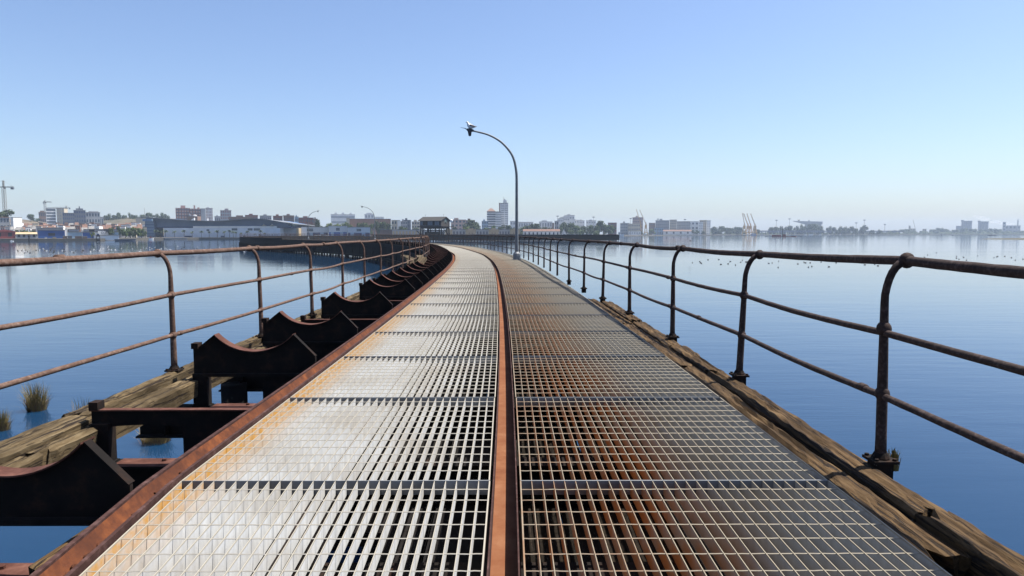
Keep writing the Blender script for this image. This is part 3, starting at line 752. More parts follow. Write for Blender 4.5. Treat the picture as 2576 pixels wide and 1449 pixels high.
# ------------------------------------------------------------------ the town beyond the water
def B(name, c, c2=None, s=.25):
    c = tuple(x * .95 for x in c); return M('wall_' + name, c, c2 or tuple(x * .82 for x in c), s, .85)
WH, CRM_, GRY, DGR = B('white', (.78, .77, .75)), B('cream', (.55, .48, .36)), B('grey', (.33, .34, .36)), B('dark_grey', (.10, .11, .14))
TERR, BRK, BRN, TAN = B('terracotta', (.30, .155, .105)), B('brick', (.22, .075, .055)), B('brown', (.20, .12, .085)), B('tan', (.42, .32, .19))
BLU, LBL, TEAL, NAVY = B('blue', (.022, .085, .30)), B('light_blue', (.26, .38, .50)), B('teal', (.30, .48, .50)), B('navy', (.02, .045, .12))
PNK, SAND, RED = B('pink', (.45, .30, .25)), B('sand', (.48, .41, .31)), B('red_paint', (.25, .05, .05))
GLS = M('window_glass', (.03, .045, .07), (.05, .07, .10), 1, .25, spec=.6); DARK = M('opening_dark', (.012, .014, .02), (.02, .02, .028), 1, .8)
BGL = M('blue_glass', (.075, .13, .23), (.05, .095, .18), .12, .35); STEEL = M('crane_steel', (.22, .20, .16), (.15, .14, .12), 1, .7); YEL = M('crane_yellow', (.50, .28, .05), (.40, .22, .04), 1, .7)
TILE = M('roof_tile', (.155, .085, .06), (.12, .065, .045), .6, .9); GROOF = M('roof_grey', (.20, .19, .18), (.15, .145, .14), .5, .9)

def frame(px0, px1, d):
    a, b = at(px0, 590, d), at(px1, 590, d); c = (a + b) / 2; az = atan2(c.x, d)
    return c, (b - a).length * cos(az), -az
def ztop(py, d): return at(1288, py, d).z
_WIN = {}
def win_mesh(w, h, mt):
    k = (round(w, 2), round(h, 2), mt.name)
    if k not in _WIN: _WIN[k] = MB().box(-w / 2, w / 2, -.05, .05, 0, h).mesh('window', mt)
    return _WIN[k]
def building(label, px0, px1, py, d, mt=WH, cols=0, rows=0, roof='flat', depth=None, wm=GLS, band=False, yaw=0, hut=None, name='building', cat='building', rmat=None, wfrac=(.55, .5), side=None, base=None, group=None, zb=LAND):
    c, w, rz = frame(px0, px1, d); h = ztop(py, d) - zb; dp = depth or max(6, min(18, w * .7))
    t = thing(name, label, cat, (c.x, c.y, zb), rz + yaw, group)
    if roof == 'gable': he = h * .72
    elif roof == 'shed': he = h * .8
    else: he = h
    MB().box(-w / 2, w / 2, 0, dp, -1, he).build('wall', mt, t)
    o = min(.35, w * .04)
    if roof == 'gable':
        m = MB(); vs = []
        for x in (-w / 2 - o, w / 2 + o): vs += [(x, -o, he - .05), (x, dp / 2, h), (x, dp + o, he - .05), (x, dp + o, he - .2), (x, -o, he - .2)]
        m.add(vs, [(0, 5, 6, 1), (1, 6, 7, 2), (2, 7, 8, 3), (3, 8, 9, 4), (4, 9, 5, 0), (4, 3, 2, 1, 0), (5, 6, 7, 8, 9)]); m.build('roof', rmat or TILE, t)
    elif roof == 'front':     # gable end towards the viewer
        m = MB(); hh = min(w * .2, h * .3); m.prism([(-w / 2 - o, he - .01), (w / 2 + o, he - .01), (w / 2 + o, he + .1), (0, he + hh), (-w / 2 - o, he + .1)], -o, dp); m.build('roof', rmat or TILE, t)
    elif roof == 'pyramid':
        m = MB(); q = h * .13; m.add([(-w / 2 - .4, -.4, h), (w / 2 + .4, -.4, h), (w / 2 + .4, dp + .4, h), (-w / 2 - .4, dp + .4, h), (-w * .12, dp * .4, h + q), (w * .12, dp * .4, h + q), (w * .12, dp * .6, h + q), (-w * .12, dp * .6, h + q)],
                  [(0, 1, 5, 4), (1, 2, 6, 5), (2, 3, 7, 6), (3, 0, 4, 7), (4, 5, 6, 7), (3, 2, 1, 0)]); m.build('roof', rmat or TILE, t)
    else: MB().box(-w / 2 - o, w / 2 + o, -o, dp + o, h + .002, h + .3).build('roof', rmat or GROOF, t)
    if hut:
        for (f0, f1, hh) in hut: MB().box(w * (f0 - .5), w * (f1 - .5), dp * .25, dp * .75, h + .3, h + hh).build('roof_hut', mt, t)
    if band:
        rh = he / rows
        for r in range(rows): MB().box(-w / 2 * .96, w / 2 * .96, -.06, -.003, rh * r + rh * .3, rh * r + rh * .3 + rh * wfrac[1]).build('window_band', wm, t)
    elif cols:
        cw, rh = w / cols, he / rows; me = win_mesh(cw * wfrac[0], rh * wfrac[1], wm)
        for r in range(rows):
            for k in range(cols): inst(me, 'window', t, (-w / 2 + cw * (k + .5), -.035, rh * (r + .32)))
    if side:
        n, mt2 = side; rh = he / n
        for r in range(n): MB().box(w / 2 + .003, w / 2 + .06, dp * .1, dp * .9, rh * (r + .35), rh * (r + .75)).build('side_window', mt2, t)
    return t, w, h, dp
def crane_lattice(mb, p, q, wd, n, th):
    p = Vector(p); q = Vector(q); ax = (q - p).normalized(); up = Vector((0, 0, 1)) if abs(ax.z) < .9 else Vector((1, 0, 0)); s = ax.cross(up).normalized() * wd / 2; u = s.cross(ax).normalized() * wd / 2
    cs = [s + u, s - u, -s - u, -s + u]
    for c in cs: mb.beam(p + c, q + c, th, th)
    for i in range(n):
        a = p.lerp(q, i / n); b = p.lerp(q, (i + 1) / n)
        for k in range(4): mb.beam(a + cs[k], b + cs[(k + 1) % 4], th * .7, th * .7); mb.beam(a + cs[k], a + cs[(k + 1) % 4], th * .7, th * .7)
def tower_crane(label, px, pyb, pyj, pyt, pxl, pxr, d, th):
    b0 = at(px, 590, d); t = thing('tower_crane', label, 'crane', (b0.x, b0.y, LAND), 0, 'tower cranes over the left of the town')
    zj, zt = ztop(pyj, d) - LAND, ztop(pyt, d) - LAND; xl, xr = at(pxl, 590, d).x - b0.x, at(pxr, 590, d).x - b0.x
    m = MB(); crane_lattice(m, (0, 0, 0), (0, 0, zj), th * 11, 13, th); m.build('mast', STEEL, t)
    m = MB(); crane_lattice(m, (xl, 0, zj + th * 2), (xr, 0, zj + th * 2), th * 5, 14, th); m.build('jib', STEEL, t)
    m = MB(); crane_lattice(m, (0, 0, zj), (0, 0, zt), th * 5, 5, th); m.build('tower_top', STEEL, t)
    xs = xr if abs(xr) < abs(xl) else xl
    m = MB(); m.box(xs * .75, xs, -.6, .6, zj - th * 9, zj + th) if xs > 0 else m.box(xs, xs * .75, -.6, .6, zj - th * 9, zj + th); m.build('counterweight', DGR, t)
    m = MB(); m.box(th * 2, th * 7, -th * 2, th * 2, zj - th * 6, zj + th); m.build('crane_cab', DGR, t)
    m = MB(); m.beam((0, 0, zt), (xl * .9, 0, zj + th * 3), th * .5, th * .5); m.beam((0, 0, zt), (xr * .95, 0, zj + th * 3), th * .5, th * .5); m.build('stay', STEEL, t)
tower_crane('big lattice tower crane at the far left edge', 16, 590, 471.5, 454, -60, 41, 470, .15)
tower_crane('small tower crane behind the striped white office block', 117, 590, 509, 504, 113, 134, 1000, .2)
tower_crane('small low tower crane with a long jib beside the dark hotel', 170, 590, 523.5, 518, 121, 180, 1050, .2)

# --- trees
def leafmat(n, c1, c2):
    m, nt, b = nodes(n); oi = nt.nodes.new('ShaderNodeObjectInfo'); v = coords(nt); f = noise(nt, v, 3.0, 4)
    c = ramp(nt, f, [(.35, c1), (.65, c2)]); c = mix(nt, math_(nt, 'MULTIPLY', oi.outputs['Random'], .45), c, tuple(x * .55 for x in c1))
    link(nt, c, b.inputs['Base Color']); b.inputs['Roughness'].default_value = .8; b.inputs['Specular IOR Level'].default_value = .2; return m
LD_, LG_, LY_ = leafmat('leaf_dark', (.035, .055, .022), (.06, .085, .03)), leafmat('leaf_green', (.05, .085, .025), (.085, .12, .035)), leafmat('leaf_light', (.11, .15, .035), (.16, .19, .05))
BARK = M('bark', (.09, .065, .045), (.06, .045, .03), 4)
def crown_mesh(seed, mt, nb, wide, leaf=.085):
    r = random.Random(seed); m = MB()
    blobs = [(0, 0, .5, .3)] + [(r.uniform(-.36, .36) * wide, r.uniform(-.36, .36) * wide, r.uniform(.22, .78), r.uniform(.14, .27)) for _ in range(nb)]
    for bx, by, bz, br in blobs:
        for _ in range(95):
            v = Vector((r.gauss(0, 1), r.gauss(0, 1), r.gauss(0, 1))).normalized() * br * r.uniform(.55, 1.12)
            p = Vector((bx, by, bz)) + Vector((v.x * wide ** .5, v.y * wide ** .5, v.z * .9))
            n = (v.normalized() + Vector((r.uniform(-.7, .7), r.uniform(-.7, .7), r.uniform(-.4, .8)))).normalized(); a = n.orthogonal().normalized(); bb = n.cross(a); s = leaf * r.uniform(.5, 1.1)
            an = r.uniform(0, 6.3); a, bb = a * cos(an) + bb * sin(an), bb * cos(an) - a * sin(an)
            m.add([p - a * s, p - bb * s * .6, p + a * s, p + bb * s * .6], [(0, 1, 2, 3)])
    return m.mesh('crown', mt)
CROWN = {k: [crown_mesh(100 + 7 * i + j * 50, mt, 7 + i, wd) for i, wd in enumerate((1.0, 1.15, 1.3))] for j, (k, mt) in enumerate((('d', LD_), ('g', LG_), ('y', LY_)))}
TRUNK = MB()
TRUNK.tube([(0, 0, 0), (.01, 0, .2), (0, .01, .45)], [.035, .026, .018], 6)
for a in range(4): TRUNK.tube([(0, 0, .22), (.16 * cos(a * 1.6), .16 * sin(a * 1.6), .5)], [.016, .006], 5, False)
TRUNK = TRUNK.mesh('trunk', BARK, True)
def tree(label, px, pyt, wpx, d, kind='d', pyb=None, group=None, zb=LAND, hpx=None):
    c = at(px, 590, d); zt = ztop(pyt, d)
    if hpx: zb = zt - hpx * d / F
    h = zt - zb; w = wpx * d / F
    t = thing('tree', label, 'tree', (c.x, c.y, zb), rnd.uniform(0, 6), group)
    inst(TRUNK, 'trunk', t, (0, 0, 0), 0, (h, h, h))
    cs = .97 * h / 1.0; inst(rnd.choice(CROWN[kind]), 'crown', t, (0, 0, h * (.06 if d < 1300 else -.08)), rnd.uniform(0, 6), (w * .95, w * .95, cs * (.94 if d < 1300 else 1.08)))
def row(desc, lst, group):
    for i, a in enumerate(lst): tree('%s tree from the left %s' % (nth(i), desc), a[0], a[1], a[2], a[3], a[4] if len(a) > 4 else 'd', group=group, hpx=a[5] if len(a) > 5 else None)

# --- left: hill top and old town
tree('broad tree at the foot of the big tower crane', 17, 524.5, 42, 455, 'd', hpx=30)
row('on the hill behind the dark hotel', [(46, 549, 14, 780, 'd', 14), (78, 537.5, 20, 780, 'd', 20), (95, 548, 14, 800, 'd', 14), (262, 545, 20, 860, 'd', 22), (274, 536, 22, 860, 'd', 26), (292, 537, 22, 860, 'd', 24), (303, 533, 13, 865, 'd', 26), (314, 537, 16, 865, 'd', 24), (330, 532.5, 13, 865, 'd', 28), (341, 537, 18, 865, 'd', 24), (354, 538, 18, 870, 'd', 24),
     (366, 541, 16, 880, 'd', 20), (381, 533.5, 22, 900, 'd', 24), (397, 536, 18, 900, 'd', 22), (411, 533, 20, 910, 'd', 24), (421, 539, 16, 910, 'd', 18)], 'trees on the left hill')
building('pale apartment house with a bright white end wall, far left', -14, 26, 547, 450, GRY, 5, 3, depth=9, rmat=TERR, hut=[(.3, .6, 1.2)])
building('narrow sunlit white house end beside the far left apartment house', 26.5, 37.5, 547.5, 448, WH, depth=6, yaw=-.9, name='house', cat='house')
t, w, h, dp = building('white office block with dark window stripes, left of the hotel', 119, 143, 524.8, 800, WH, 1, 9, band=True, depth=13, wfrac=(.9, .5))
building('orange edged tall white slab with a sunlit end, beside the striped office block', 143.5, 166, 523.5, 802, CRM_, 3, 9, yaw=-.55, depth=7, side=None, wfrac=(.35, .4), wm=GRY)
building('brown apartment block left of the striped white offices', 100, 118.5, 534, 830, BRN, 4, 4, hut=[(.2, .8, 2)])
t, w, h, dp = building('dark grey hotel with a glazed front', 160, 190, 536, 760, DGR, 6, 6, band=False, wm=NAVY)
building('taller central tower of the dark hotel with a small rooftop figure', 188, 218, 529, 775, DGR, 5, 6, wm=NAVY, hut=[(.2, .8, 2.2), (.45, .55, 4.5)], rmat=GRY)
building('pale stepped wing to the right of the dark hotel tower', 218, 254, 534.5, 790, GRY, 5, 4, hut=[(.2, .9, 1.5)])
building('low grey annex right of the hotel wing', 246, 262, 546, 800, GRY, 3, 2)
building('bright sand coloured quarry wall house under the hill trees', 343, 368, 549, 700, SAND, depth=8)
hs = random.Random(5); k = 0
wallc = [('white', WH), ('cream', CRM_), ('pink', PNK), ('grey', GRY), ('terracotta', TERR), ('white', WH), ('white', WH)]
rows_ = [(0, 562, 560), (1, 566.5, 490), (2, 571, 430)]
for rr, y0, dd in rows_:
    x = -8 + rr * 5; i = 0
    while x < 362:
        wpx = hs.uniform(9, 16); nm, mt = hs.choice(wallc); rf = hs.choice(['gable', 'flat', 'gable', 'flat', 'flat']); rc = hs.choice([TILE, GROOF, TILE])
        building('small %s house with %s roof, %s from the left in the %s town row' % (nm, 'pitched' if rf == 'gable' else 'flat', nth(i), ['back', 'middle', 'front'][rr]), x, x + wpx * .93, y0 + hs.uniform(-3, 2.5), dd + hs.uniform(-15, 15), mt, hs.choice((2, 3)), 2, rf, depth=7, rmat=rc, name='house', cat='house', group='small houses of the old town', wfrac=(.35, .4), yaw=hs.uniform(-.35, .1))
        x += wpx * hs.uniform(.9, 1.25); i += 1
# --- left waterfront
building('brick red boat shed at the left edge of the shore', -16, 39, 582.5, 345, RED, 2, 1, 'front', depth=14, wm=DARK, rmat=RED, name='shed', cat='shed', wfrac=(.35, .5))
building('open shed with a sloping tan roof beside the red boat shed', 41, 92, 584, 350, GRY, 4, 1, 'gable', depth=8, rmat=TAN, wm=DARK, name='shed', cat='shed', wfrac=(.5, .6))
building('bright blue warehouse on the left shore', 96, 164, 579.5, 362, BLU, 1, 1, depth=14, wm=DARK, wfrac=(.25, .35), name='warehouse', cat='warehouse')
building('narrow white wall panel at the corner of the blue warehouse', 164.5, 169.5, 576.5, 361, WH, depth=2, name='wall_panel', cat='wall')
building('grey roofed warehouse behind the blue one', 94, 160, 573.5, 385, GRY, depth=10, name='warehouse', cat='warehouse')
for i, (a, b_, mt) in enumerate(((170, 207, LBL), (207.5, 236, BLU), (236.5, 276, WH), (276.5, 298, LBL))):
    building(['light blue boat hall beside the blue warehouse', 'mid blue section of the low boat hall', 'white fronted section of the low boat hall with a lettered sign', 'light blue end section of the low boat hall'][i], a, b_, 584.5, 364 + i * 3, mt, depth=10, base=None, name='boat_hall', cat='hall')
    building(['grey upper storey over the light blue boat hall', 'grey upper storey over the mid blue boat hall', 'grey upper storey over the white boat hall', 'grey upper storey over the last boat hall'][i], a + 3, b_ - 8 if i < 3 else b_, 577.5, 380 + i * 3, GRY, 1, 2, depth=8, band=True, wfrac=(.9, .25), name='upper_hall', cat='hall')
for i, px in enumerate((171, 225, 262)): building('%s dark gap hall between the grey upper storeys, from the left' % nth(i), px, px + 14, 577, 384, DARK, depth=5, name='dark_hall', cat='hall', group='dark halls of the boatyard')
c, w, rz = frame(251, 270, 371); sg = thing('sign', 'pale lettered sign on the white boat hall', 'sign', (c.x, c.y - 1.6, ztop(590, 371)), rz)
MB().box(-w / 2, w / 2, -.1, .1, 0, 1.9).build('board', WH, sg)
for k, x in enumerate((-.6, .6)):
    m = MB(); n = 14; R0, R1 = .62, .38
    ph = [(.6 + 5.1 * i / n if k == 0 else 2 * pi * i / n) for i in range(n + 1)]
    for i in range(n):
        a, b_ = ph[i], ph[i + 1]; m.add([(x + .8 + R * cos(q), yy, .95 + R * sin(q)) for yy in (-.13, -.105) for R, q in ((R1, a), (R0, a), (R0, b_), (R1, b_))], [(0, 1, 2, 3), (7, 6, 5, 4), (0, 4, 5, 1), (1, 5, 6, 2), (2, 6, 7, 3), (3, 7, 4, 0)])
    m.build('letter', DGR, sg)
building('low white wall strip along the foot of the boat halls', 236, 300, 592.2, 358, WH, depth=.5, name='wall', cat='wall')
for i, (a, b_, py, mt) in enumerate(((158, 169, 595, BRN), (170, 181, 594.5, DGR), (188, 206, 595, BRN), (207, 219, 595.5, BRN), (132, 141, 597.5, TAN), (112, 118, 598, WH))):
    building('%s stack of crates on the left quay, %s from the left' % (['brown', 'dark', 'brown', 'brown', 'tan', 'white'][i], nth(i)), a, b_, py, 349, mt, depth=2.5, name='crate_stack', cat='crates', group='crate stacks on the left quay', roof='flat')
def dolphin(label, px0, px1, pyt, d):
    c, w, rz = frame(px0, px1, d); t = thing('mooring_dolphin', label, 'mooring', (c.x, c.y, WATER), rz); h = ztop(pyt, d) - WATER
    for x in (-.4, .4):
        for y in (-.4, .4): MB().tube([(x * w, y * w, -2), (x * w * .9, y * w * .9, h * .7)], w * .09, 6).build('pile', BLACK, t)
    MB().box(-w * .42, w * .42, -w * .4, w * .4, h * .66, h * .82).build('cap', BLACK, t)
    MB().box(-w * .28, w * .28, -w * .28, w * .28, h * .825, h).build('marker', NAVY, t)
    MB().box(-w * .36, w * .36, -w * .36, w * .36, h * .12, h * .3).build('brace', BLACK, t)
dolphin('dark timber mooring dolphin standing in the water before the boat halls', 241, 252, 588, 300)
c = at(73, 600, 325); t = thing('mooring_post', 'single dark mooring post by the tan roofed shed', 'post', (c.x, c.y, WATER)); MB().tube([(0, 0, -2), (0, 0, ztop(593, 325) - WATER)], [.3, .26], 8).build('pile', BLACK, t); MB().tube([(0, 0, ztop(593, 325) - WATER), (0, 0, ztop(592, 325) - WATER)], [.34, .3], 8).build('cap', DGR, t)
row('in the park beside the shopping centre', [(232, 581, 8, 360, 'y'), (278, 568, 16, 372, 'd'), (300, 566, 12, 376, 'd'), (316, 568, 18, 385, 'g'), (328, 573, 16, 388, 'd'), (342, 569, 20, 395, 'g'), (356, 572, 18, 400, 'g'), (365, 580, 12, 402, 'd'), (60, 575, 18, 380, 'd'), (72, 577, 14, 380, 'y'), (86, 578, 16, 382, 'd'), (44, 577, 10, 378, 'd')], 'trees on the left waterfront')
# boats
def boat(label, px0, px1, pyt, d, hull=WH, cabm=WH, mast=0, hh=.45, zw=WATER, cabin=True):
    c, w, rz = frame(px0, px1, d); H = max(.7, ztop(pyt, d) - WATER) if pyt else w * .25
    t = thing('boat', label, 'boat', (c.x, c.y, WATER), rz, None); bw = min(w * .3, 4); hz_ = H * hh
    m = MB(); st_ = [(-.5, .75), (-.3, 1), (.1, 1), (.35, .7), (.5, .02)]; vs = []
    for f, q in st_:
        sh = hz_ * (1 + .25 * max(0, f)); vs += [(f * w * .92, -bw / 2 * q * .6, -.4), (f * w, -bw / 2 * q, sh), (f * w, bw / 2 * q, sh), (f * w * .92, bw / 2 * q * .6, -.4)]
    fs = [(0, 1, 2, 3)]
    for i in range(4):
        for j in range(4): j2 = (j + 1) % 4; fs.append((i * 4 + j, i * 4 + 4 + j, i * 4 + 4 + j2, i * 4 + j2))
    fs.append((19, 18, 17, 16)); m.add(vs, fs); m.build('hull', hull, t)
    if cabin:
        m = MB(); m.box(-w * .28, w * .08, -bw * .32, bw * .32, hz_, H); m.build('cabin', cabm, t); m = MB(); m.box(-w * .26, w * .085, -bw * .33, bw * .33, hz_ + (H - hz_) * .45, hz_ + (H - hz_) * .8); m.build('window', GLS, t)
    if mast: MB().tube([(0, 0, hz_), (0, 0, mast)], [.12, .07], 6).build('mast', STEEL, t)
boat('long dark barge moored below the waterfront trees', 287, 342, 600.2, 345, DGR, DGR, hh=.8, cabin=False)
boat('small white and red boat at the foot of the shopping centre', 373, 386, 594, 398, WH, RED)
boat('tiny white boat by the red shed', 24, 34, 604.5, 322, WH, WH)

# --- shopping centre
D0 = 455; X = lambda px: at(px, 590, D0).x; Z = lambda py: ztop(py, D0)
sc = thing('shopping_centre', 'long blue grey shopping centre with a wavy overhanging roof', 'building', (X(530), D0, LAND)); ox = X(530)
rc = [(368.5, 546.0), (395, 548.2), (435, 551), (470, 553.5), (502, 555.2), (530, 556), (555, 556.1), (580, 554.6), (602, 552.7), (625, 551), (645, 550.4), (662, 550.8), (680, 552.5), (700, 556), (720, 559.5), (743, 562.3)]
m = MB(); vs = []
for px, py in rc: x, z = X(px) - ox, Z(py) - LAND; vs += [(x, -5, z + .1), (x, 45, z - .7), (x, 45, z - 1.2), (x, -5, z - .35)]
fs = [(3, 2, 1, 0), tuple(len(vs) - 4 + i for i in range(4))]
for i in range(len(rc) - 1):
    for j in range(4): j2 = (j + 1) % 4; fs.append((4 * i + j, 4 * i + 4 + j, 4 * i + 4 + j2, 4 * i + j2)[::-1])
m.add(vs, fs); m.build('roof', B('roof_slate', (.16, .17, .19)), sc)
up = [(X(px) - ox, Z(py) - LAND - .46) for px, py in rc[:-1]]
m = MB(); m.prism([(X(372) - ox, Z(571) - LAND), (X(738) - ox, Z(571) - LAND)] + list(reversed(up)), .5, 42); m.build('upper_wall', BGL, sc)
m = MB(); m.box(X(390) - ox, X(735) - ox, -.5, 40, Z(573.5) - LAND, Z(570.8) - LAND); m.build('terrace_shade', NAVY, sc)
m = MB(); m.box(X(418) - ox, X(708) - ox, -3.0, 38, -1, Z(573.6) - LAND); m.build('lower_wall', LBL if False else B('pale_blue_grey', (.66, .70, .76)), sc)
m = MB(); m.box(X(492) - ox, X(700) - ox, -3.2, -2.0, Z(573.5) - LAND, Z(569) - LAND); m.build('parapet', WH, sc)
m = MB(); m.box(X(369) - ox, X(392) - ox, -1.5, 10, -1, Z(556) - LAND); m.build('glass_corner', BGL, sc)
for r in range(5):
    m = MB(); m.box(X(370) - ox, X(391) - ox, -1.58, -1.505, Z(562 + 7.5 * r) - LAND, Z(560.5 + 7.5 * r) - LAND); m.build('floor_band', LBL, sc)
m = MB(); m.box(X(371) - ox, X(396) - ox, -5.6, -5.1, Z(557) - LAND, Z(551) - LAND); sgn = m.build('sign_board', LBL, sc)
for k in range(6):
    m = MB(); x = X(373.5 + 3.3 * k) - ox; m.box(x, x + .55, -5.68, -5.605, Z(555.3 if k % 2 else 555.8) - LAND, Z(552.6 - (k % 3) * .3) - LAND); m.build('letter', BLU, sgn)
for a, b_, y0, y1 in ((588, 602, 574.5, 580), (628, 640, 574.5, 580), (643, 659, 574.5, 580), (525, 532, 577, 581)):
    m = MB(); m.box(X(a) - ox, X(b_) - ox, -3.08, -3.005, Z(y1) - LAND, Z(y0) - LAND); m.build('window', GLS, sc)
for a, b_ in ((395, 412), (398, 440), (470, 488), (560, 570), (615, 622)):
    m = MB(); m.box(X(a) - ox, X(b_) - ox, -3.07 if a > 418 else -1.56, -3.004 if a > 418 else -.4, 0, Z(593) - LAND); m.build('doorway', NAVY, sc)
for px in (470, 504):
    m = MB(); x = X(px) - ox; z = Z(552.5 if px == 470 else 554.5) - LAND; m.add([(x - 1.2, 8, z - .5), (x + 1.6, 8, z - .5), (x + 1.7, 8, z + 1.4), (x + .8, 8, z + .9), (x - 1.2, 9, z - .5), (x + 1.6, 9, z - .5), (x + 1.7, 9, z + 1.4), (x + .8, 9, z + .9)], [(0, 1, 2, 3), (7, 6, 5, 4), (0, 4, 5, 1), (1, 5, 6, 2), (2, 6, 7, 3), (3, 7, 4, 0)]); m.build('roof_fin', WH, sc)
for i, (a, b_) in enumerate(((653, 672), (673, 693))):
    c = at((a + b_) / 2, 590, D0 - 3.5); w = X(b_) - X(a); t = thing('canopy_tent', '%s cream peaked canopy tent on the shopping centre terrace' % ['left', 'right'][i], 'tent', (c.x, c.y + .6, ztop(568.6, D0 - 3)), 0, 'canopy tents on the terrace')
    m = MB(); n = 12; vs = [(0, 1, 1.45)]
    for f, z in ((.2, .9), (.55, .25), (1, 0)):
        for q in range(n): vs.append((w / 2 * f * cos(2 * pi * q / n), 1 + w / 2.4 * f * sin(2 * pi * q / n), z))
    fs = [(0, 1 + q, 1 + (q + 1) % n) for q in range(n)]
    for r in range(2):
        for q in range(n): a0 = 1 + r * n; q2 = (q + 1) % n; fs.append((a0 + q, a0 + n + q, a0 + n + q2, a0 + q2))
    m.add(vs, fs); m.build('canopy', CRM_, t, smooth=True); MB().tube([(0, 1, -.6), (0, 1, 1.4)], .06, 6).build('pole', GRY, t)
D1 = 468; X1 = lambda px: at(px, 590, D1).x; Z1 = lambda py: ztop(py, D1)
cb_ = thing('cube_hall', 'teal topped stone cube with large pale letters, at the right end of the shopping centre', 'building', (X1(728), D1 - 8, LAND)); ox1 = X1(728)
MB().box(X1(704) - ox1, X1(757) - ox1, 0, 14, -1, Z1(573.6) - LAND).build('wall', GRY, cb_)
MB().box(X1(707) - ox1, X1(746) - ox1, .5, 12, Z1(573.5) - LAND, Z1(563) - LAND).build('upper_block', TEAL, cb_)
MB().box(X1(704) - ox1, X1(716) - ox1, -.1, -.005, 0, Z1(574) - LAND).build('stone_pier', TAN, cb_); MB().box(X1(755) - ox1, X1(761) - ox1, -.12, 6, 0, Z1(574) - LAND).build('stone_pier', TAN, cb_)
xa = X1(721) - ox1; zb_ = Z1(571.8) - LAND; PALE = B('pale_teal', (.50, .66, .68))
MB().box(xa - .1, xa + .15, .38, .49, zb_, zb_ + 1.9).build('letter', PALE, cb_); MB().box(xa - .75, xa + .8, .38, .49, zb_ + 1.91, zb_ + 2.2).build('letter', PALE, cb_)
m = MB(); n = 20; xo = X1(729) - ox1
for i in range(n):
    a, b_ = 2 * pi * i / n, 2 * pi * (i + 1) / n; m.add([(xo + R * cos(q), yy, zb_ + 1.1 + R * sin(q)) for yy in (.38, .49) for R, q in ((.8, a), (1.1, a), (1.1, b_), (.8, b_))], [(0, 1, 2, 3), (7, 6, 5, 4), (0, 4, 5, 1), (1, 5, 6, 2), (2, 6, 7, 3), (3, 7, 4, 0)])
m.build('letter', PALE, cb_)
building('white box hall right of the teal topped cube', 758, 772, 571, 466, WH, depth=8, name='hall', cat='hall'); building('white flat roof strip behind the teal topped cube', 746, 768, 568.8, 490, WH, depth=6, name='hall', cat='hall')
for i, (a, b_, py) in enumerate(((772, 826, 571.5), (826.5, 874, 568.8), (874.5, 931.5, 572))):
    t, w, h, dp = building('silver panelled market hall section, %s from the left, behind the pier' % nth(i), a, b_, py, 486, B('silver', (.52, .55, .57), (.42, .45, .48), .8), depth=14, name='market_hall', cat='hall', group='sections of the silver market hall')
    MB().box(-w / 2 + .3, w / 2 - .3, -.07, -.004, -.5, h * .45).build('blue_base', NAVY if i != 1 else BLU, t)
    for f in (.12, .62): MB().box(w * (f - .5), w * (f - .5) + w * .16, -.12, -.075, -.5, h * .45).build('door', LBL, t)
    MB().box(-w * (.48 if i == 0 else .1), -w * .2 if i == 0 else w * .1, -.07, -.004, h * .58, h * .85).build('window', GLS, t)
def palm_parts():
    m = MB(); m.tube([(0, 0, 0), (.02, 0, .35), (0, 0, .74)], [.035, .028, .026], 7); tr = m.mesh('trunk', BARK, True)
    m = MB(); r = random.Random(3)
    for k in range(22):
        a = k * 2.4; el = r.uniform(-.35, 1.2); ln2 = r.uniform(.34, .44); q = []
        for j in range(6):
            u = j / 5; rr = ln2 * u * cos(el * (1 - .3 * u)); z = .74 + ln2 * (u * sin(el) - .75 * u * u * (.6 if el > 0 else .4)); wd = .075 * (1 - u) ** .6 * (1 if j else .4) + .004
            q.append((Vector((rr * cos(a), rr * sin(a), z)), wd))
        s = Vector((-sin(a), cos(a), 0)); vs = []
        for p, wd in q: vs += [p - s * wd + Vector((0, 0, -wd * .5)), p, p + s * wd + Vector((0, 0, -wd * .5))]
        m.add(vs, [f for j in range(5) for f in ((3 * j, 3 * j + 1, 3 * j + 4, 3 * j + 3), (3 * j + 1, 3 * j + 2, 3 * j + 5, 3 * j + 4))])
    m.ball((0, 0, .71), .05, .05, .06, 7, 5); return tr, m.mesh('fronds', LD_)
PT, PF = palm_parts()
for i, (cx_, cy_) in enumerate([(365, 640), (420, 652), (505, 642), (640, 652), (782, 640), (905, 664), (1045, 655), (1160, 664), (1282, 645), (1390, 655), (1467, 640), (1522, 660), (1562, 668), (1640, 685), (1738, 655), (1922, 645), (2100, 675), (1985, 690), (1840, 700)]):
    px = 335.4 + cx_ / 6; py = 469.6 + cy_ / 6; d = 446 if px < 640 else 440 + (px - 640) * .3; c = at(px, 590, d); h = (ztop(py, d) - LAND) * 1.0
    t = thing('palm_tree', '%s palm tree from the left before the shopping centre' % nth(i), 'palm tree', (c.x, c.y - (1.5 if px < 640 else 0), LAND), rnd.uniform(0, 6), 'palms along the promenade'); inst(PT, 'trunk', t, scale=(h, h, h)); inst(PF, 'fronds', t, scale=(h * 1.0, h * 1.0, h))
building('long low white promenade wall at the waterside', 474, 628, 598.9, 438, WH, depth=.6, name='wall', cat='wall')
building('short grey promenade wall at the waterside left of the white one', 392, 472, 599.2, 416, GRY, depth=.6, name='wall', cat='wall', yaw=.2)
c = at(481, 590, 700); t = thing('church', 'small church spire and dome on the skyline', 'church', (c.x, c.y, LAND)); hz2 = ztop(544, 700) - LAND
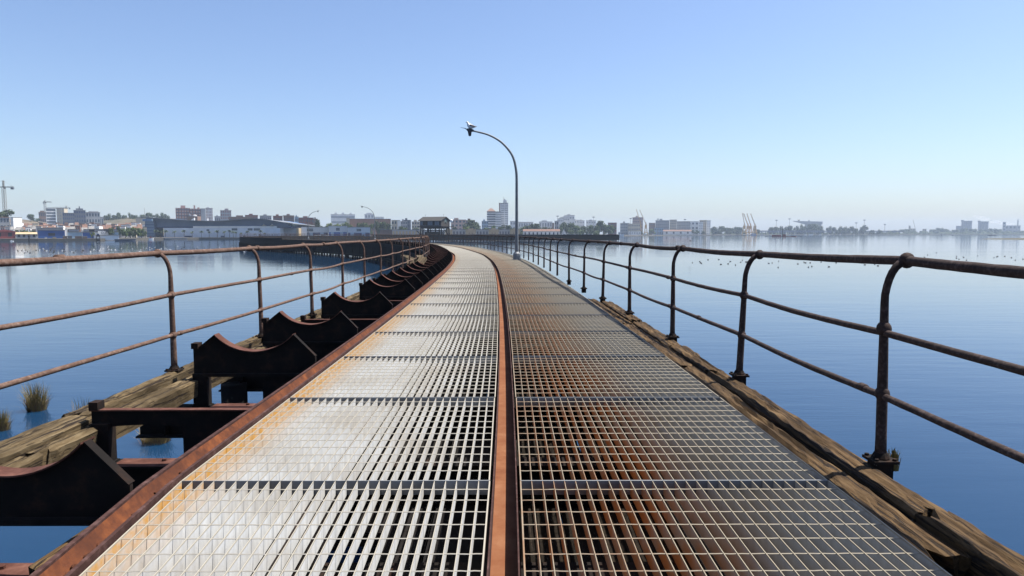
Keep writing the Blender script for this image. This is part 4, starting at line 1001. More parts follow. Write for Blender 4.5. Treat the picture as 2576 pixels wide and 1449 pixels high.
MB().box(-3, 7, 0, 8, 0, hz2).build('nave', BRN, t); MB().tube([(-1, 0, hz2), (-1, 0, hz2 + 1.5), (-1, 0, ztop(537, 700) - LAND)], [1.3, 1.1, .05], 8).build('spire', DGR, t); MB().ball((3, 3, hz2), 2.4, 2.4, 1.8).build('dome', GRY, t)
for i, (a, b_, py, mt, hut) in enumerate(((445, 479, 523.8, BRN, [(.35, .7, 3.5)]), (480, 507, 525.5, BRN, [(.35, .5, 4.5), (.7, .9, 2)]))):
    t, w, h, dp = building(['broad brown brick apartment block on the left skyline', 'second brown brick apartment block, joined to the broad one'][i], a, b_, py, 850, PNK, 0, 0, hut=hut, rmat=BRK, depth=14)
    n = 5 if i == 0 else 4
    for k in range(n + 1): MB().box(-w / 2 + w * k / n - .45, -w / 2 + w * k / n + .45, -.5, -.004, 0, h - .05).build('brick_pier', BRK, t)
    for r in range(9): MB().box(-w / 2 + .5, w / 2 - .5, -.35, -.02, h * r / 9 + 1.2, h * r / 9 + 2.6).build('balcony_band', DGR, t)
building('plain grey white gable wall beside the brown apartment blocks', 507.5, 519, 525, 845, GRY, depth=12)
t, w, h, dp = building('pale apartment tower with vertical brown piers', 519.5, 537, 524, 850, WH, 5, 9, wm=BRK, wfrac=(.35, .8), hut=[(.1, .5, 1.5)])
building('small square apartment block on the skyline above the shopping centre', 556, 583.5, 529.5, 850, GRY, 5, 8, wm=BRK, wfrac=(.5, .5), hut=[(.4, .75, 2.5)], rmat=BRK)
for i, a in enumerate(((541, 556, 544.5, 900, GRY), (577, 637, 546, 640, BRN), (618, 650, 541.5, 700, BRK), (655, 684, 543, 720, GRY), (688, 712, 543.5, 640, BRK), (714, 741, 542.5, 640, BRN), (742, 752, 545.5, 600, LBL), (752, 790, 548, 640, BRK), (788, 800, 551, 640, BRN))):
    building(['low grey block between the skyline apartments', 'long brown flat topped block behind the wavy roof', 'brick block with a dark top behind the wavy roof', 'grey block with an aerial behind the wavy roof', 'dark brick block at the right end of the wavy roof', 'dark brown block with blue windows right of the wavy roof',
              'light blue balconied block beside the dark brown one', 'red brick housing block behind the lamp post', 'low brown housing block right of the red brick one'][i], a[0], a[1], a[2], a[3], a[4], 6 if a[1] - a[0] > 20 else 3, 3, hut=[(.3, .6, 1.6)], wm=DGR, wfrac=(.5, .4))
row('behind the silver market halls', [(803, 549, 16, 560, 'd'), (823, 556, 18, 540, 'y'), (836, 554, 22, 540, 'y'), (850, 556, 20, 542, 'y'), (864, 556, 20, 545, 'g'), (880, 558, 16, 545, 'g'), (903, 554, 20, 560, 'd'), (916, 553, 22, 562, 'd'), (930, 560, 16, 560, 'g'), (950, 552, 22, 570, 'd'), (965, 550, 24, 572, 'd'), (978, 555, 18, 575, 'd'), (768, 563, 12, 520, 'g'), (782, 562, 12, 520, 'd')], 'trees behind the market halls')
building('long white hospital on the skyline', 833.5, 894, 539.5, 1150, WH, 1, 4, band=True, wm=GRY, wfrac=(.9, .4), hut=[(.15, .25, 3), (.45, .55, 3), (.78, .86, 3)])
building('square white block right of the hospital', 918, 941, 539, 1150, WH, 3, 4, wm=GRY, hut=[(.2, .8, 2.5)]); building('low pale block right of the square white one', 944, 966, 546, 1150, WH, 3, 2, wm=GRY)
building('long orange brown hall with a dark flat roof', 880, 984, 551, 660, TERR, 8, 1, depth=16, rmat=DGR, wfrac=(.25, .25)); building('small cream drum tower on the orange brown hall', 872, 880, 549, 650, CRM_, depth=4)
building('rust brown shipping container stack beside the market halls', 956, 986.5, 578, 470, BRN, 5, 1, depth=5, wm=BRK, wfrac=(.1, .9), name='container_stack', cat='container')
building('cream apartment block with a round white corner', 985, 1006, 554.5, 640, CRM_, 3, 3); building('white cylinder-like corner block beside the cream one', 1000, 1007.5, 554.5, 636, WH, depth=4)
for i, a in enumerate(((1008, 1025, 557, 700, GRY), (1016, 1034, 554, 720, DGR), (1036, 1062, 558, 760, SAND), (1135, 1172, 553, 800, PNK), (1172, 1195, 554.5, 820, BRN), (1212, 1228, 556.5, 850, LBL))):
    building(['grey block left of the signal cabin', 'dark block with rooftop huts left of the signal cabin', 'sand coloured block just behind the signal cabin', 'pinkish block right of the signal cabin', 'brown block behind the trees right of the cabin', 'pale blue block left of the twin towers'][i], a[0], a[1], a[2], a[3], a[4], 4, 4, hut=[(.2, .5, 2.2)])
building('long low quay shed left of the signal cabin', 986, 1060, 578.5, 540, GRY, 9, 1, depth=10, wm=TAN, rmat=DGR, wfrac=(.6, .5), name='shed', cat='shed')
building('grey quay warehouse seen between the legs of the signal cabin', 1061, 1119, 579, 592, GRY, 7, 1, depth=10, wm=DGR, rmat=DGR, name='warehouse', cat='warehouse', wfrac=(.5, .4))
row('behind the quay sheds', [(1004, 567, 16, 580, 'd'), (1018, 570, 18, 580, 'g'), (1047, 568, 18, 580, 'd'), (1177, 558, 22, 640, 'g'), (1190, 550, 26, 645, 'd'), (1203, 556, 20, 648, 'd'), (1172, 566, 16, 620, 'y'), (1145, 566, 14, 620, 'd'), (1224, 570, 18, 640, 'g'), (1240, 565, 20, 640, 'g'), (1262, 563, 20, 650, 'd'), (1278, 561, 20, 650, 'd'), (1290, 571, 10, 640, 'g')], 'trees behind the quay sheds')
t, w, h, dp = building('shorter of the twin towers, with a hipped red roof', 1225.5, 1246, 531.5, 920, WH, 0, 0, 'pyramid', depth=14, rmat=BRN)
for r in range(10): MB().box(-w / 2 - .3, w / 2 + .3, -.6, -.01, h * r / 10 + 1.5, h * r / 10 + 3.1).build('balcony_band', DGR, t)
t, w, h, dp = building('pale balconied wing between the twin towers', 1246.5, 1260, 532.5, 918, WH, depth=12)
for r in range(10): MB().box(-w / 2 - .3, w / 2 + .5, -.6, -.01, h * r / 10 + 1.5, h * r / 10 + 3.0).build('balcony_band', GRY, t)
t, w, h, dp = building('tall white apartment tower with an aerial, the highest on the skyline', 1255.5, 1278.5, 511, 925, WH, 0, 0, depth=16, hut=[(.45, .85, 4), (.55, .7, 6)])
for r in range(15):
    for f0, f1 in ((.22, .55), (.62, .98)): MB().box(w * (f0 - .5), w * (f1 - .5), -.3, -.01, h * r / 15 + 1.4, h * r / 15 + 2.5).build('window', GRY, t)
MB().box(-w / 2 - .02, -w / 2 + w * .12, -.2, -.02, 0, h).build('brown_edge', BRN, t); MB().tube([(0, 8, h), (0, 8, h + 9)], .2, 5).build('aerial', STEEL, t)
for i, (a, b_) in enumerate(((1138, 1171), (1197.5, 1229), (1255, 1283), (1284, 1308))):
    t, w, h, dp = building('%s grey section of the long quay warehouse right of the cabin' % nth(i), a, b_, 577.5, 590, GRY, 4, 1, depth=12, wm=DGR, rmat=DGR, name='warehouse', cat='warehouse', group='sections of the quay warehouse', wfrac=(.5, .4))
for i, (a, b_) in enumerate(((1120, 1138), (1171.5, 1197), (1229.5, 1254.5), (1283.5, 1308))):
    t, w, h, dp = building('%s tan stepped gable front of the quay warehouse' % nth(i), a, b_, 577.8, 586, TAN, 0, 0, depth=10, rmat=TAN, name='gable_front', cat='building', group='gable fronts of the quay warehouse')
    MB().box(-w * .22, w * .22, .05, 1, h + .3, h + 1.1).build('gable_step', TAN, t)
    for f in (-.2, .1): MB().box(w * f, w * f + w * .1, -.08, -.004, h * .4, h * .55).build('window', BRN, t)
t, w, h, dp = building('low white house with a long orange tiled roof', 1316, 1408, 576.3, 640, WH, 9, 1, 'gable', depth=14, wm=GLS, name='house', cat='house', wfrac=(.35, .45))
building('white block behind the main lamp post', 1283, 1297, 556.5, 800, WH, 2, 3, wm=GRY); building('long low white block right of the lamp post', 1304, 1341, 559, 830, WH, 6, 2, wm=GRY); building('white cubic block behind the orange roofed house', 1356, 1389, 558, 850, WH, 5, 2, wm=GRY, hut=[(.2, .6, 2)])
building('grey tower block with a floodlight mast beside it', 1395, 1405, 556, 850, GRY, 2, 3); building('brown house left of the stepped white flats', 1389, 1394, 561, 840, BRN, depth=6)
for i, a in enumerate(((1402, 1418, 550), (1410, 1432, 546.3), (1419, 1445, 541.5), (1434, 1456, 553.5), (1453, 1470, 555), (1474, 1499, 555))):
    building('%s step from the left of the stepped white flats on the skyline' % nth(i), a[0], a[1], a[2], 980 + i * 4, WH, 4, 4, wm=GRY, hut=[(.3, .6, 1.6)], wfrac=(.5, .35), group='stepped white flats')
row('in the park behind the far pier', [(1312, 568, 18, 700, 'g'), (1326, 562, 20, 700, 'd'), (1342, 557, 26, 705, 'd'), (1356, 560, 24, 705, 'd'), (1370, 566, 20, 705, 'd'), (1384, 569, 18, 708, 'd'), (1412, 562, 22, 760, 'd'), (1426, 557, 26, 765, 'd'), (1440, 559, 24, 765, 'd'), (1455, 565, 22, 765, 'g'), (1470, 567, 20, 768, 'd'), (1482, 564, 20, 770, 'g'), (1494, 566, 20, 775, 'd'), (1507, 553, 22, 790, 'd'), (1518, 552.5, 26, 790, 'd'), (1529, 562, 22, 790, 'g'), (1542, 564, 18, 800, 'd'), (1460, 577, 16, 720, 'g'), (1436, 578, 16, 715, 'g'), (1500, 578, 18, 730, 'g')], 'park trees behind the far pier')
building('brown brick block above the right park trees', 1529, 1551, 560.5, 900, BRK, 5, 3, wm=DGR)
def mast(label, px, pyt, d, head=True, g='floodlight masts'):
    c = at(px, 590, d); h = ztop(pyt, d) - LAND; t = thing('light_mast', label, 'light mast', (c.x, c.y, LAND), 0, g); MB().tube([(0, 0, 0), (0, 0, h)], [.3 * d / 900, .16 * d / 900], 6).build('pole', STEEL, t)
    if head: MB().box(-.0016 * d, .0016 * d, -.3, .3, h, h + .0014 * d).build('lamp_head', GRY, t)
for i, (px, py, d) in enumerate(((1402.5, 545, 900), (1492.5, 547.5, 900), (1586, 551, 1100), (1654.5, 552.5, 1150), (1722.5, 553.5, 1200), (1952, 555.5, 1900), (1985, 552, 1900), (2173, 555, 2000), (2225, 566, 2000), (2153, 562, 2000))):
    mast('%s floodlight mast from the left on the right half of the skyline' % nth(i), px, py, d)
mast('thin aerial mast at the left end of the shopping centre', 366, 523, 470, False); mast('short lamp mast in the right park', 1439, 569, 740, False)
# --- right waterfront
for i, a in enumerate(((1560, 1583, 561.5, 1160, GRY, 5, 4), (1580, 1610, 563, 1150, SAND, 7, 3), (1590.5, 1617, 547, 1250, PNK, 6, 6), (1581, 1612, 582, 1130, WH, 5, 1), (1632, 1648, 561, 1260, BRN, 4, 4), (1648.5, 1683, 554.5, 1280, GRY, 7, 5), (1684, 1702, 553, 1270, SAND, 4, 6), (1702.5, 1735, 557, 1285, GRY, 8, 5), (1729, 1757, 557, 1290, WH, 3, 3), (1757.5, 1768, 559, 1280, WH, 2, 5), (1759, 1777, 554, 1310, SAND, 4, 6), (1777.5, 1787, 554.5, 1300, WH, 2, 6), (1646, 1670, 573, 1220, LBL, 4, 2))):
    building(['grey quay warehouse with blue panels, first on the right shore', 'sand coloured quay warehouse with tall bays', 'pinkish apartment block behind the first pair of yellow cranes', 'low white quay office in front of the sand coloured warehouse', 'brown block right of the first pair of yellow cranes', 'grey terraced block behind the orange roofed quay shed', 'pale block with a small rooftop tower', 'long grey office block on the right shore', 'white faced office with a large dark window', 'narrow bright white slab on the right shore', 'tall sand coloured block near the end of the right shore buildings', 'last white block before the right shore trees', 'light blue low block behind the fishing boats'][i],
             a[0], a[1], a[2], a[3], a[4], a[5], a[6], hut=[(.3, .5, 3)] if i in (0, 2, 5) else None, wm=DGR if i == 8 else GRY if a[4] is WH else DGR, wfrac=(.5, .4), depth=18)
building('white quay shed with an orange tiled roof on the right shore', 1668, 1739, 578, 1200, WH, 4, 1, 'gable', depth=16, wm=DARK, wfrac=(.25, .5), name='shed', cat='shed')
row('among the right shore buildings', [(1640, 574, 14, 1200, 'g'), (1744, 577, 14, 1240, 'd'), (1754, 577, 12, 1240, 'd'), (1769, 579, 10, 1250, 'd'), (1614, 580, 10, 1150, 'g')], 'right shore street trees')
row('in the wood right of the white buildings', [(1792, 569, 18, 1450), (1803, 569, 20, 1450), (1816, 567, 22, 1450), (1826, 571, 18, 1450), (1839, 569, 20, 1455), (1853, 566, 22, 1460), (1864, 570, 18, 1460), (1902, 572, 18, 1480), (1937, 570, 16, 1550), (1952, 569, 16, 1550), (1963, 567, 16, 1560), (1974, 568, 16, 1560), (1987, 566, 18, 1570), (2005, 566, 18, 1580), (2018, 562, 20, 1580), (2032, 561, 22, 1580), (2048, 561, 22, 1580), (2062, 563, 20, 1590), (2086, 567, 18, 1600), (2102, 570, 14, 1600), (2114, 567, 18, 1610), (2126, 568, 18, 1610), (2137, 568, 16, 1620), (2152, 571, 14, 1620), (2172, 563.5, 21, 1630), (2194, 576, 12, 1650), (2212, 576, 12, 1650)], 'trees on the far right shore')
row('on the hazy far shore below the silos', [(2245, 578, 22, 2000), (2262, 576, 20, 2000), (2280, 573, 20, 2000), (2300, 579, 24, 2020), (2322, 579, 24, 2020), (2345, 576, 20, 2050), (2364, 569.5, 24, 2050), (2385, 575, 20, 2080), (2405, 575, 24, 2090), (2425, 571, 24, 2090), (2447, 572, 24, 2100), (2470, 575, 24, 2100), (2495, 571.5, 26, 2100), (2512, 573, 22, 2100), (2535, 580, 26, 2100), (2560, 580, 28, 2100), (2585, 579, 28, 2100)], 'trees on the hazy far shore')
def harbour_crane(label, px, pyb, pyt, wpx, bx0, by0, d, boom_from):
    c = at(px, 590, d); t = thing('harbour_crane', label, 'crane', (c.x, c.y, LAND), rnd.uniform(-.1, .1), 'yellow harbour cranes'); k = d / F; h = ztop(pyt, d) - LAND; w = wpx * k; th = .55 * d / 1200
    m = MB()
    for x in (-.5, .5):
        for y in (-.35, .35): m.beam((x * w, y * w, 0), (x * w * .45, y * w * .45, h * .52), th * 1.2, th * 1.2)
    m.box(-w * .42, w * .42, -w * .3, w * .3, h * .16, h * .22); m.box(-w * .28, w * .28, -w * .25, w * .25, h * .48, h * .54); m.beam((-w * .45, -w * .3, h * .05), (w * .3, -w * .2, h * .45), th * .8, th * .8); m.beam((w * .45, -w * .3, h * .05), (-w * .3, -w * .2, h * .45), th * .8, th * .8); m.build('portal', YEL, t)
    MB().box(-w * .28, w * .24, -w * .24, w * .24, h * .545, h * .76).build('machine_house', YEL, t)
    m = MB(); m.beam((-w * .2, 0, h * .76), (0, 0, h), th, th); m.beam((w * .2, 0, h * .76), (0, 0, h), th, th); m.build('tower_frame', YEL, t)
    q = at(bx0, by0, d); m = MB(); p0 = Vector((w * .1, 0, h * .72)); p1 = Vector((q.x - c.x, 0, q.z - LAND)); crane_lattice(m, p0, p1, th * 1.5, 9, th * .38); m.build('boom', YEL, t)
    m = MB(); m.beam((0, 0, h), p1, th * .25, th * .25); m.build('stay', STEEL, t)
for i, a in enumerate(((1611, 593, 556, 9, 1601, 526.5, 1180), (1624.5, 593, 558, 9, 1609.5, 528, 1185), (1872, 592, 561, 10, 1868, 536, 1420), (1881, 592, 562, 10, 1870.5, 537, 1425), (1887.5, 592, 562, 10, 1879, 537, 1430), (1898.5, 592, 562, 11, 1888.5, 537.5, 1420))):
    harbour_crane('yellow harbour crane with raised boom, %s from the left on the right shore' % nth(i), a[0], a[1], a[2], a[3], a[4], a[5], a[6], 0)
# stadium
c, w, rz = frame(1994, 2068, 1900); t = thing('stadium', 'grey stadium stand with a long cantilever roof above the trees', 'stadium', (c.x, c.y, LAND), rz); z0, z1 = ztop(567, 1900) - LAND, ztop(557.5, 1900) - LAND
m = MB(); m.prism([(-w * .5, z1 + 1.2), (-w * .1, z0 + 3), (w * .5, z0 + 3), (w * .5, z1 - .5), (w * .45, z1), (-w * .5, z1 + 2.2)], 0, 40); m.build('roof', GRY, t); MB().box(-w * .1, w * .46, 2, 38, 0, z0 + 2.9).build('stand', GRY, t); MB().box(w * .02, w * .06, 10, 14, z1 + .2, z1 + 5).build('roof_mast', GRY, t)
# ore pier
a, b_ = at(1905, 590, 1500), at(2262, 590, 1700); t = thing('ore_pier', 'long dark conveyor pier running along the far right shore', 'pier', a); z = ztop(581.5, 1500)
v = b_ - a; m = MB(); m.beam((0, 0, z - a.z), (v.x, v.y, z - a.z + .4), 4, 2.6); m.build('gantry', NAVY, t); m = MB(); m.beam((0, 0, z - a.z - 3.6), (v.x, v.y, z - a.z - 3.2), 4, 1.0); m.build('lower_chord', NAVY, t)
for k in range(40): f = k / 39; MB().beam((v.x * f, v.y * f, WATER - a.z - 1), (v.x * f, v.y * f, z - a.z - 1.4), .9, .9).build('trestle_leg', NAVY, t)
for i, (px0, px1, py, d) in enumerate(((1889, 1902, 586, 1300), (1905, 1911, 588, 1320), (1913, 1922, 587.5, 1330), (1983, 1993, 588.5, 1400), (1997, 2008, 588, 1400), (2020, 2030, 588.5, 1400), (2034, 2046, 588, 1400), (2060, 2068, 588.5, 1420), (2078, 2088, 588.5, 1440), (2110, 2120, 588.5, 1460), (2145, 2155, 588.5, 1480))):
    boat('white moored boat under the far conveyor pier, %s from the left' % nth(i), px0, px1, py, d, WH if i else BLU, WH)
boat('white and blue fishing boat at the end of the far pier', 1551, 1570, 584, 820, WH, WH, mast=5); boat('white trawler below the first yellow cranes', 1616, 1631, 587.5, 1060, LBL, WH, mast=7); boat('small white boat right of the trawler', 1637, 1653, 588.5, 1100, WH, WH)
c, w, rz = frame(1941, 2004.5, 760); t = thing('work_barge', 'low rusty red work barge with a dark mast, anchored in the water', 'barge', (c.x, c.y, WATER), rz); MB().slab([(-w / 2, -2.5), (w / 2 - 1, -2.5), (w / 2, 0), (w / 2 - 1, 2.5), (-w / 2, 2.5)], -.5, .55).build('hull', BRK, t); MB().box(-w * .49, -w * .12, -2, 2, .56, 2.2).build('deck_cargo', RED, t); MB().box(-w * .06, w * .07, -1.5, 1.5, .56, 2.6).build('deck_house', RED, t); MB().box(w * .28, w * .47, -1.8, 1.8, .56, 1.2).build('deck_gear', DGR, t); MB().tube([(-w * .07, -2.4, -1), (-w * .07, -2.4, ztop(569.5, 760) - WATER)], .3, 8).build('mast', BLACK, t)
boat('tiny dark skiff left of the work barge', 1925, 1932, 594, 770, DGR, DGR, cabin=False, hh=.6); boat('tiny dark skiff right of the work barge', 2012, 2018, 594, 780, DGR, DGR, cabin=False, hh=.6); boat('dark motor boat off the far right shore', 2484, 2507, 590, 1150, DGR, DGR); boat('tiny dark boat off the hazy shore', 2394, 2399, 591, 1150, DGR, DGR, cabin=False, hh=.6)
c = at(2368.5, 594, 1100); t = thing('buoy', 'thin dark channel buoy off the hazy far shore', 'buoy', (c.x, c.y, WATER)); MB().tube([(0, 0, -.5), (0, 0, .9), (0, 0, 1)], [1.0, 1.0, .3], 8).build('float', DGR, t); MB().tube([(0, 0, 1), (0, 0, 3.4)], [.25, .2], 6).build('staff', DGR, t); MB().ball((0, 0, 3.5), .5).build('topmark', DGR, t)
# silos and works
def silo_block(label, px0, px1, py, d, n):
    c, w, rz = frame(px0, px1, d); t = thing('silo_block', label, 'silo', (c.x, c.y, LAND), rz); h = ztop(py, d) - LAND; r = w / n / 2
    for k in range(n): MB().tube([(-w / 2 + r + 2 * r * k, 0, 0), (-w / 2 + r + 2 * r * k, 0, h * .93)], r * .99, 12).build('silo', GRY, t)
    MB().box(-w * .54, w * .5, -r, r, h * .932, h).build('top_gallery', GRY, t); MB().box(-w * .55, -w * .3, -r, r, h * 1.002, h * 1.06).build('head_house', GRY, t)
silo_block('left and broader of the two hazy grain silo blocks', 2417, 2444, 555.5, 2150, 4); silo_block('right hazy grain silo block', 2459, 2485.5, 557, 2150, 4)
building('low step of the broad hazy silo block', 2404, 2417, 568.5, 2150, GRY, depth=16); building('hazy factory tower at the far right', 2521, 2529, 558.5, 2180, GRY, 1, 4, depth=12, name='factory', cat='factory'); building('long hazy factory hall at the far right', 2527, 2566, 567.5, 2190, GRY, 4, 2, depth=18, name='factory', cat='factory')
c = at(2559, 590, 2170); t = thing('chimney', 'slender hazy factory chimney at the far right', 'chimney', (c.x, c.y, LAND)); hh = ztop(551.5, 2170) - LAND; MB().tube([(0, 0, 0), (0, 0, hh * .92)], [2.0, 1.5], 10).build('stack', GRY, t); MB().tube([(0, 0, hh * .921), (0, 0, hh)], [1.6, 1.55], 10).build('stack_top', WH, t)
for i, a in enumerate(((2285, 2290, 568), (2288, 2302, 575), (2320, 2330, 576))): building('pale hazy works building on the far shore, %s from the left' % nth(i), a[0], a[1], a[2], 2150, SAND, 2, 2, depth=10, name='works', cat='building', group='hazy works buildings')
c = at(2306, 590, 2150); t = thing('derrick', 'thin hazy derrick crane leaning left on the far shore', 'crane', (c.x, c.y, LAND)); q = at(2297, 553.5, 2150); MB().beam((0, 0, 0), (q.x - c.x, 0, q.z - LAND), .8, .8).build('boom', STEEL, t); MB().box(-3, 3, -2, 2, 0, 4).build('crane_base', STEEL, t)
# --- cars on the quay behind the far pier
def car_meshes(mt):
    b = MB(); b.prism([(-2.1, .35), (2.1, .35), (2.15, .8), (1.2, .95), (-1.9, .98), (-2.15, .8)], -.85, .85); c_ = MB(); c_.prism([(-1.75, .981), (1.15, .951), (.5, 1.45), (-1.3, 1.48)], -.75, .75)
    w_ = MB().tube([(0, -.1, 0), (0, .1, 0)], .33, 10); return b.mesh('body', mt), c_.mesh('cabin', GLS), w_.mesh('wheel', DARK)
CARS = [car_meshes(WH), car_meshes(GRY), car_meshes(NAVY), car_meshes(RED)]
for i, px in enumerate((1140, 1146, 1150, 1160, 1192, 1200, 1208, 1234, 1243, 1257, 1262, 1275, 1288, 1294, 1308, 1418, 1428, 1436, 1444, 1452, 1466, 1476, 1487, 720, 738, 758, 800, 815)):
    ci = 0 if i % 3 else (1, 2, 3)[(i // 3) % 3]; d = 566 if px < 1320 and px > 1000 else (690 if px > 1320 else 452); c = at(px, 590, d)
    if px < 1000: c = at(px, 590, 475)
    t = thing('parked_car', '%s car parked on the quay, %s from the left %s' % (('white', 'grey', 'dark blue', 'red')[ci], nth(i if px > 1000 and px < 1320 else (i - 15 if px > 1320 else i - 23)), 'before the quay warehouses' if 1000 < px < 1320 else ('below the right park trees' if px > 1320 else 'before the market halls')), 'car', (c.x, c.y, LAND), rnd.choice((0, pi)) + rnd.uniform(-.2, .2), 'cars parked on the quay')
    sc_ = 1.25; t.scale = (sc_, sc_, sc_); b_, c_, w_ = CARS[ci]; inst(b_, 'body', t); inst(c_, 'cabin', t)
    for x in (-1.35, 1.35):
        for y in (-.78, .78): inst(w_, 'wheel', t, (x, y, .33))
boat('white motor boat on the hard under the signal cabin', 1128 - 45, 1128 - 24, 586, 500, WH, WH)

# ------------------------------------------------------------------ birds on the water
def bird_mesh(mt, mt2, nm):
    m = MB(); m.tube([(-.24, 0, .10), (-.14, 0, .07), (0, 0, .06), (.12, 0, .065), (.19, 0, .12), (.21, 0, .2)], [.01, .075, .11, .095, .05, .03], 8); m.ball((.23, 0, .23), .048, .04, .042, 8, 6); m.tube([(.26, 0, .225), (.33, 0, .215)], [.018, .006], 5); m.mi = 1; m.tube([(.08, .09, .1), (-.1, .085, .11), (-.26, .03, .12)], [.04, .04, .006], 6); m.tube([(.08, -.09, .1), (-.1, -.085, .11), (-.26, -.03, .12)], [.04, .04, .006], 6)
    return m.mesh(nm, [mt, mt2], True)
DK = M('duck_brown', (.05, .04, .035), (.08, .065, .05), 9); DUCK = bird_mesh(DK, M('duck_wing', (.03, .026, .024), (.05, .045, .04), 9), 'duck'); FG = bird_mesh(GW, M('gull_back', (.35, .36, .38), (.3, .31, .33), 9), 'floating_gull')
br = random.Random(21)
def on_water(px, py): return onz(px, py, WATER)
ducks = []
for k in range(62): ducks.append((br.uniform(1740, 2330) if k < 44 else br.uniform(2300, 2575), None))
for k, (px, _) in enumerate(ducks):
    py = 660 + (px - 1690) * .006 + br.gauss(0, 4.5) if k < 44 else 648 + br.gauss(0, 6)
    p = on_water(px, max(py, 636)); tag(inst(DUCK, 'duck', None, p, br.uniform(0, 6.3), (.5,) * 3), 'small dark duck floating in the loose flock beyond the right railing', 'duck', 'ducks beyond the right railing')
for k in range(105):
    px = br.triangular(10, 760, 520) if k < 70 else br.uniform(0, 300); py = 628 + br.gauss(0, 3.6) + (3 if px < 250 else 0); p = on_water(px, max(py, 619)); wh = br.random() < (.75 if px > 250 else .35)
    tag(inst(FG if wh else DUCK, 'floating_gull' if wh else 'duck', None, p, br.uniform(0, 6.3), (.72,) * 3), 'white gull floating in the flock off the left shore' if wh else 'dark duck floating in the flock off the left shore', 'gull' if wh else 'duck', 'gulls off the left shore' if wh else 'ducks off the left shore')
def flying(label, px, py, d, s):
    t = thing('flying_bird', label, 'bird', at(px, py, d), .3, 'birds in flight'); t.scale = (s, s, s); m = MB(); m.tube([(-.25, 0, 0), (-.1, 0, 0), (.1, 0, .02), (.24, 0, .03)], [.02, .06, .06, .01], 7); m.build('body', DK, t, smooth=True)
    for sd_ in (-1, 1): MB().tube([(0, 0, .03), (-.02, sd_ * .28, .16), (-.1, sd_ * .55, .08)], [.05, .035, .006], 6).build('wing', DK, t, smooth=True)
flying('dark bird in flight above the right shore cranes', 2010, 554.5, 500, 3.2); flying('small dark bird flying low over the right railing', 1737, 606.5, 120, .9)

# ------------------------------------------------------------------ marsh grass
GRS = M('marsh_grass', (.10, .085, .025), (.19, .14, .05), 6, .9); GRT = M('marsh_grass_straw', (.16, .11, .06), (.10, .065, .035), 6, .9)
def tuft(label, px, pyb, hpx, wpx, z, seed, n=320):
    p = onz(px, pyb, z); k = (p - Vector((0, 0, CAMZ))).length / F; h, w = hpx * k, wpx * k; r = random.Random(seed)
    t = thing('marsh_grass', label, 'grass clump', p, 0, 'marsh grass clumps')
    for nm, mt, cnt, hs_ in (('blades', GRS, n, 1.0), ('dead_blades', GRT, n, .5)):
        m = MB()
        for _ in range(cnt):
            a = r.uniform(0, 6.3); q = w * .32 * sqrt(r.random()); x, y = q * cos(a), q * sin(a); ln_ = h * hs_ * r.uniform(.5, 1.05); lx = r.gauss(0, .16) * h + x * .5; ly = r.gauss(0, .16) * h; wd = max(.004, .0022 * h / .5)
            b0_ = Vector((x, y, -.05)); b1 = Vector((x + lx * .4, y + ly * .4, ln_ * .6)); b2 = Vector((x + lx, y + ly, ln_)); s = Vector((cos(a + 1), sin(a + 1), 0)) * wd
            m.add([b0_ - s, b0_ + s, b1 + s * .8, b1 - s * .8, b2], [(0, 1, 2, 3), (3, 2, 4)])
        m.build(nm, mt, t)
tuft('marsh grass clump in the water beyond the left timber', 92, 1032, 62, 52, WATER, 1); tuft('marsh grass clump at the left edge of the view', 2, 1082, 44, 44, WATER, 2); tuft('marsh grass clump seen through the first bare frame', 392, 1112, 46, 84, WATER, 3)
tuft('small thin marsh grass sprouting behind the left timber', 205, 1040, 40, 60, WATER, 4, 30); tuft('weeds growing round the nearest right post', 2246, 1158, 26, 36, -.02, 5, 40)

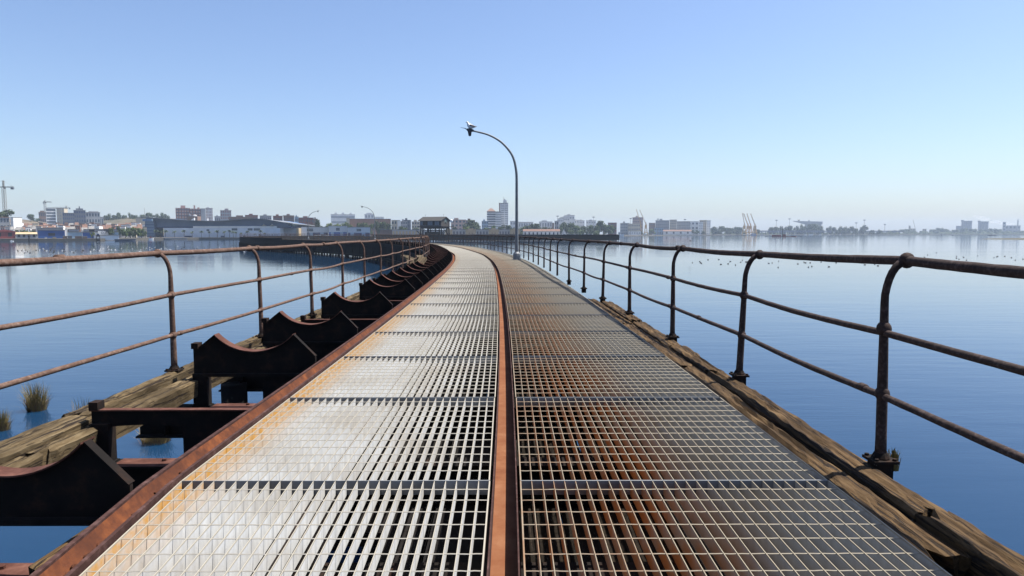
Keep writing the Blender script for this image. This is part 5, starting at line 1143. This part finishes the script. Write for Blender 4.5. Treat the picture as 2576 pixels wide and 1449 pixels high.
# ------------------------------------------------------------------ scrub and woods along the far right shore (one mass) and the steam by the silos
fw = MB(); fr = random.Random(9)
def scrub(px0, px1, d0, d1, py, n):
    for _ in range(n):
        f = fr.random(); d = d0 + (d1 - d0) * f + fr.uniform(0, 40); px = px0 + (px1 - px0) * f; hmax = (ztop(py, d) - LAND) * (.55 + .45 * sin(px * .21) * sin(px * .083 + 1))
        c = at(px, 590, d); z = LAND + hmax * fr.random() ** .8; sz = fr.uniform(.9, 1.9) * d / 1500
        a = Vector((fr.gauss(0, 1), fr.gauss(0, .6), fr.gauss(0, 1))).normalized(); b_ = a.orthogonal().normalized(); p = Vector((c.x, c.y, z))
        fw.add([p - a * sz, p - b_ * sz * .7, p + a * sz, p + b_ * sz * .7], [(0, 1, 2, 3)])
scrub(1785, 1870, 1440, 1480, 579, 1300); scrub(1905, 2260, 1560, 1680, 580, 4200); scrub(2235, 2720, 1960, 2080, 581.5, 5200); scrub(1560, 1790, 1300, 1330, 585, 900)
tag(fw.build('shore_wood', LD_), 'dark scrub and low woods massed along the far right shore', 'woodland', kind='stuff')
STM = bpy.data.materials.new('steam'); STM.use_nodes = True; nt = STM.node_tree
for n_ in list(nt.nodes):
    if n_.type == 'BSDF_PRINCIPLED': nt.nodes.remove(n_)
pv = nt.nodes.new('ShaderNodeVolumePrincipled'); pv.inputs['Color'].default_value = (1, 1, 1, 1); pv.inputs['Density'].default_value = .012
nt.links.new(pv.outputs[0], nt.nodes['Material Output'].inputs['Volume'])
def plume(label, pts):
    m = MB()
    for px, py, w, h_ in pts: c = at(px, py, 2280); k = 2280 / F; m.ball(c, w * k / 2, w * k / 2, h_ * k / 2, 12, 8)
    o = m.build('steam_plume', STM, origin=tuple(at(pts[0][0], pts[0][1], 2280))); tag(o, label, 'steam', kind='stuff')
plume('faint white steam drifting above the hazy silos', [(2466, 547, 26, 8), (2478, 551, 24, 9), (2455, 544, 16, 5)])
plume('faint white steam behind the hazy factory tower', [(2505, 558, 26, 9), (2522, 561, 30, 9), (2540, 563, 24, 7)])
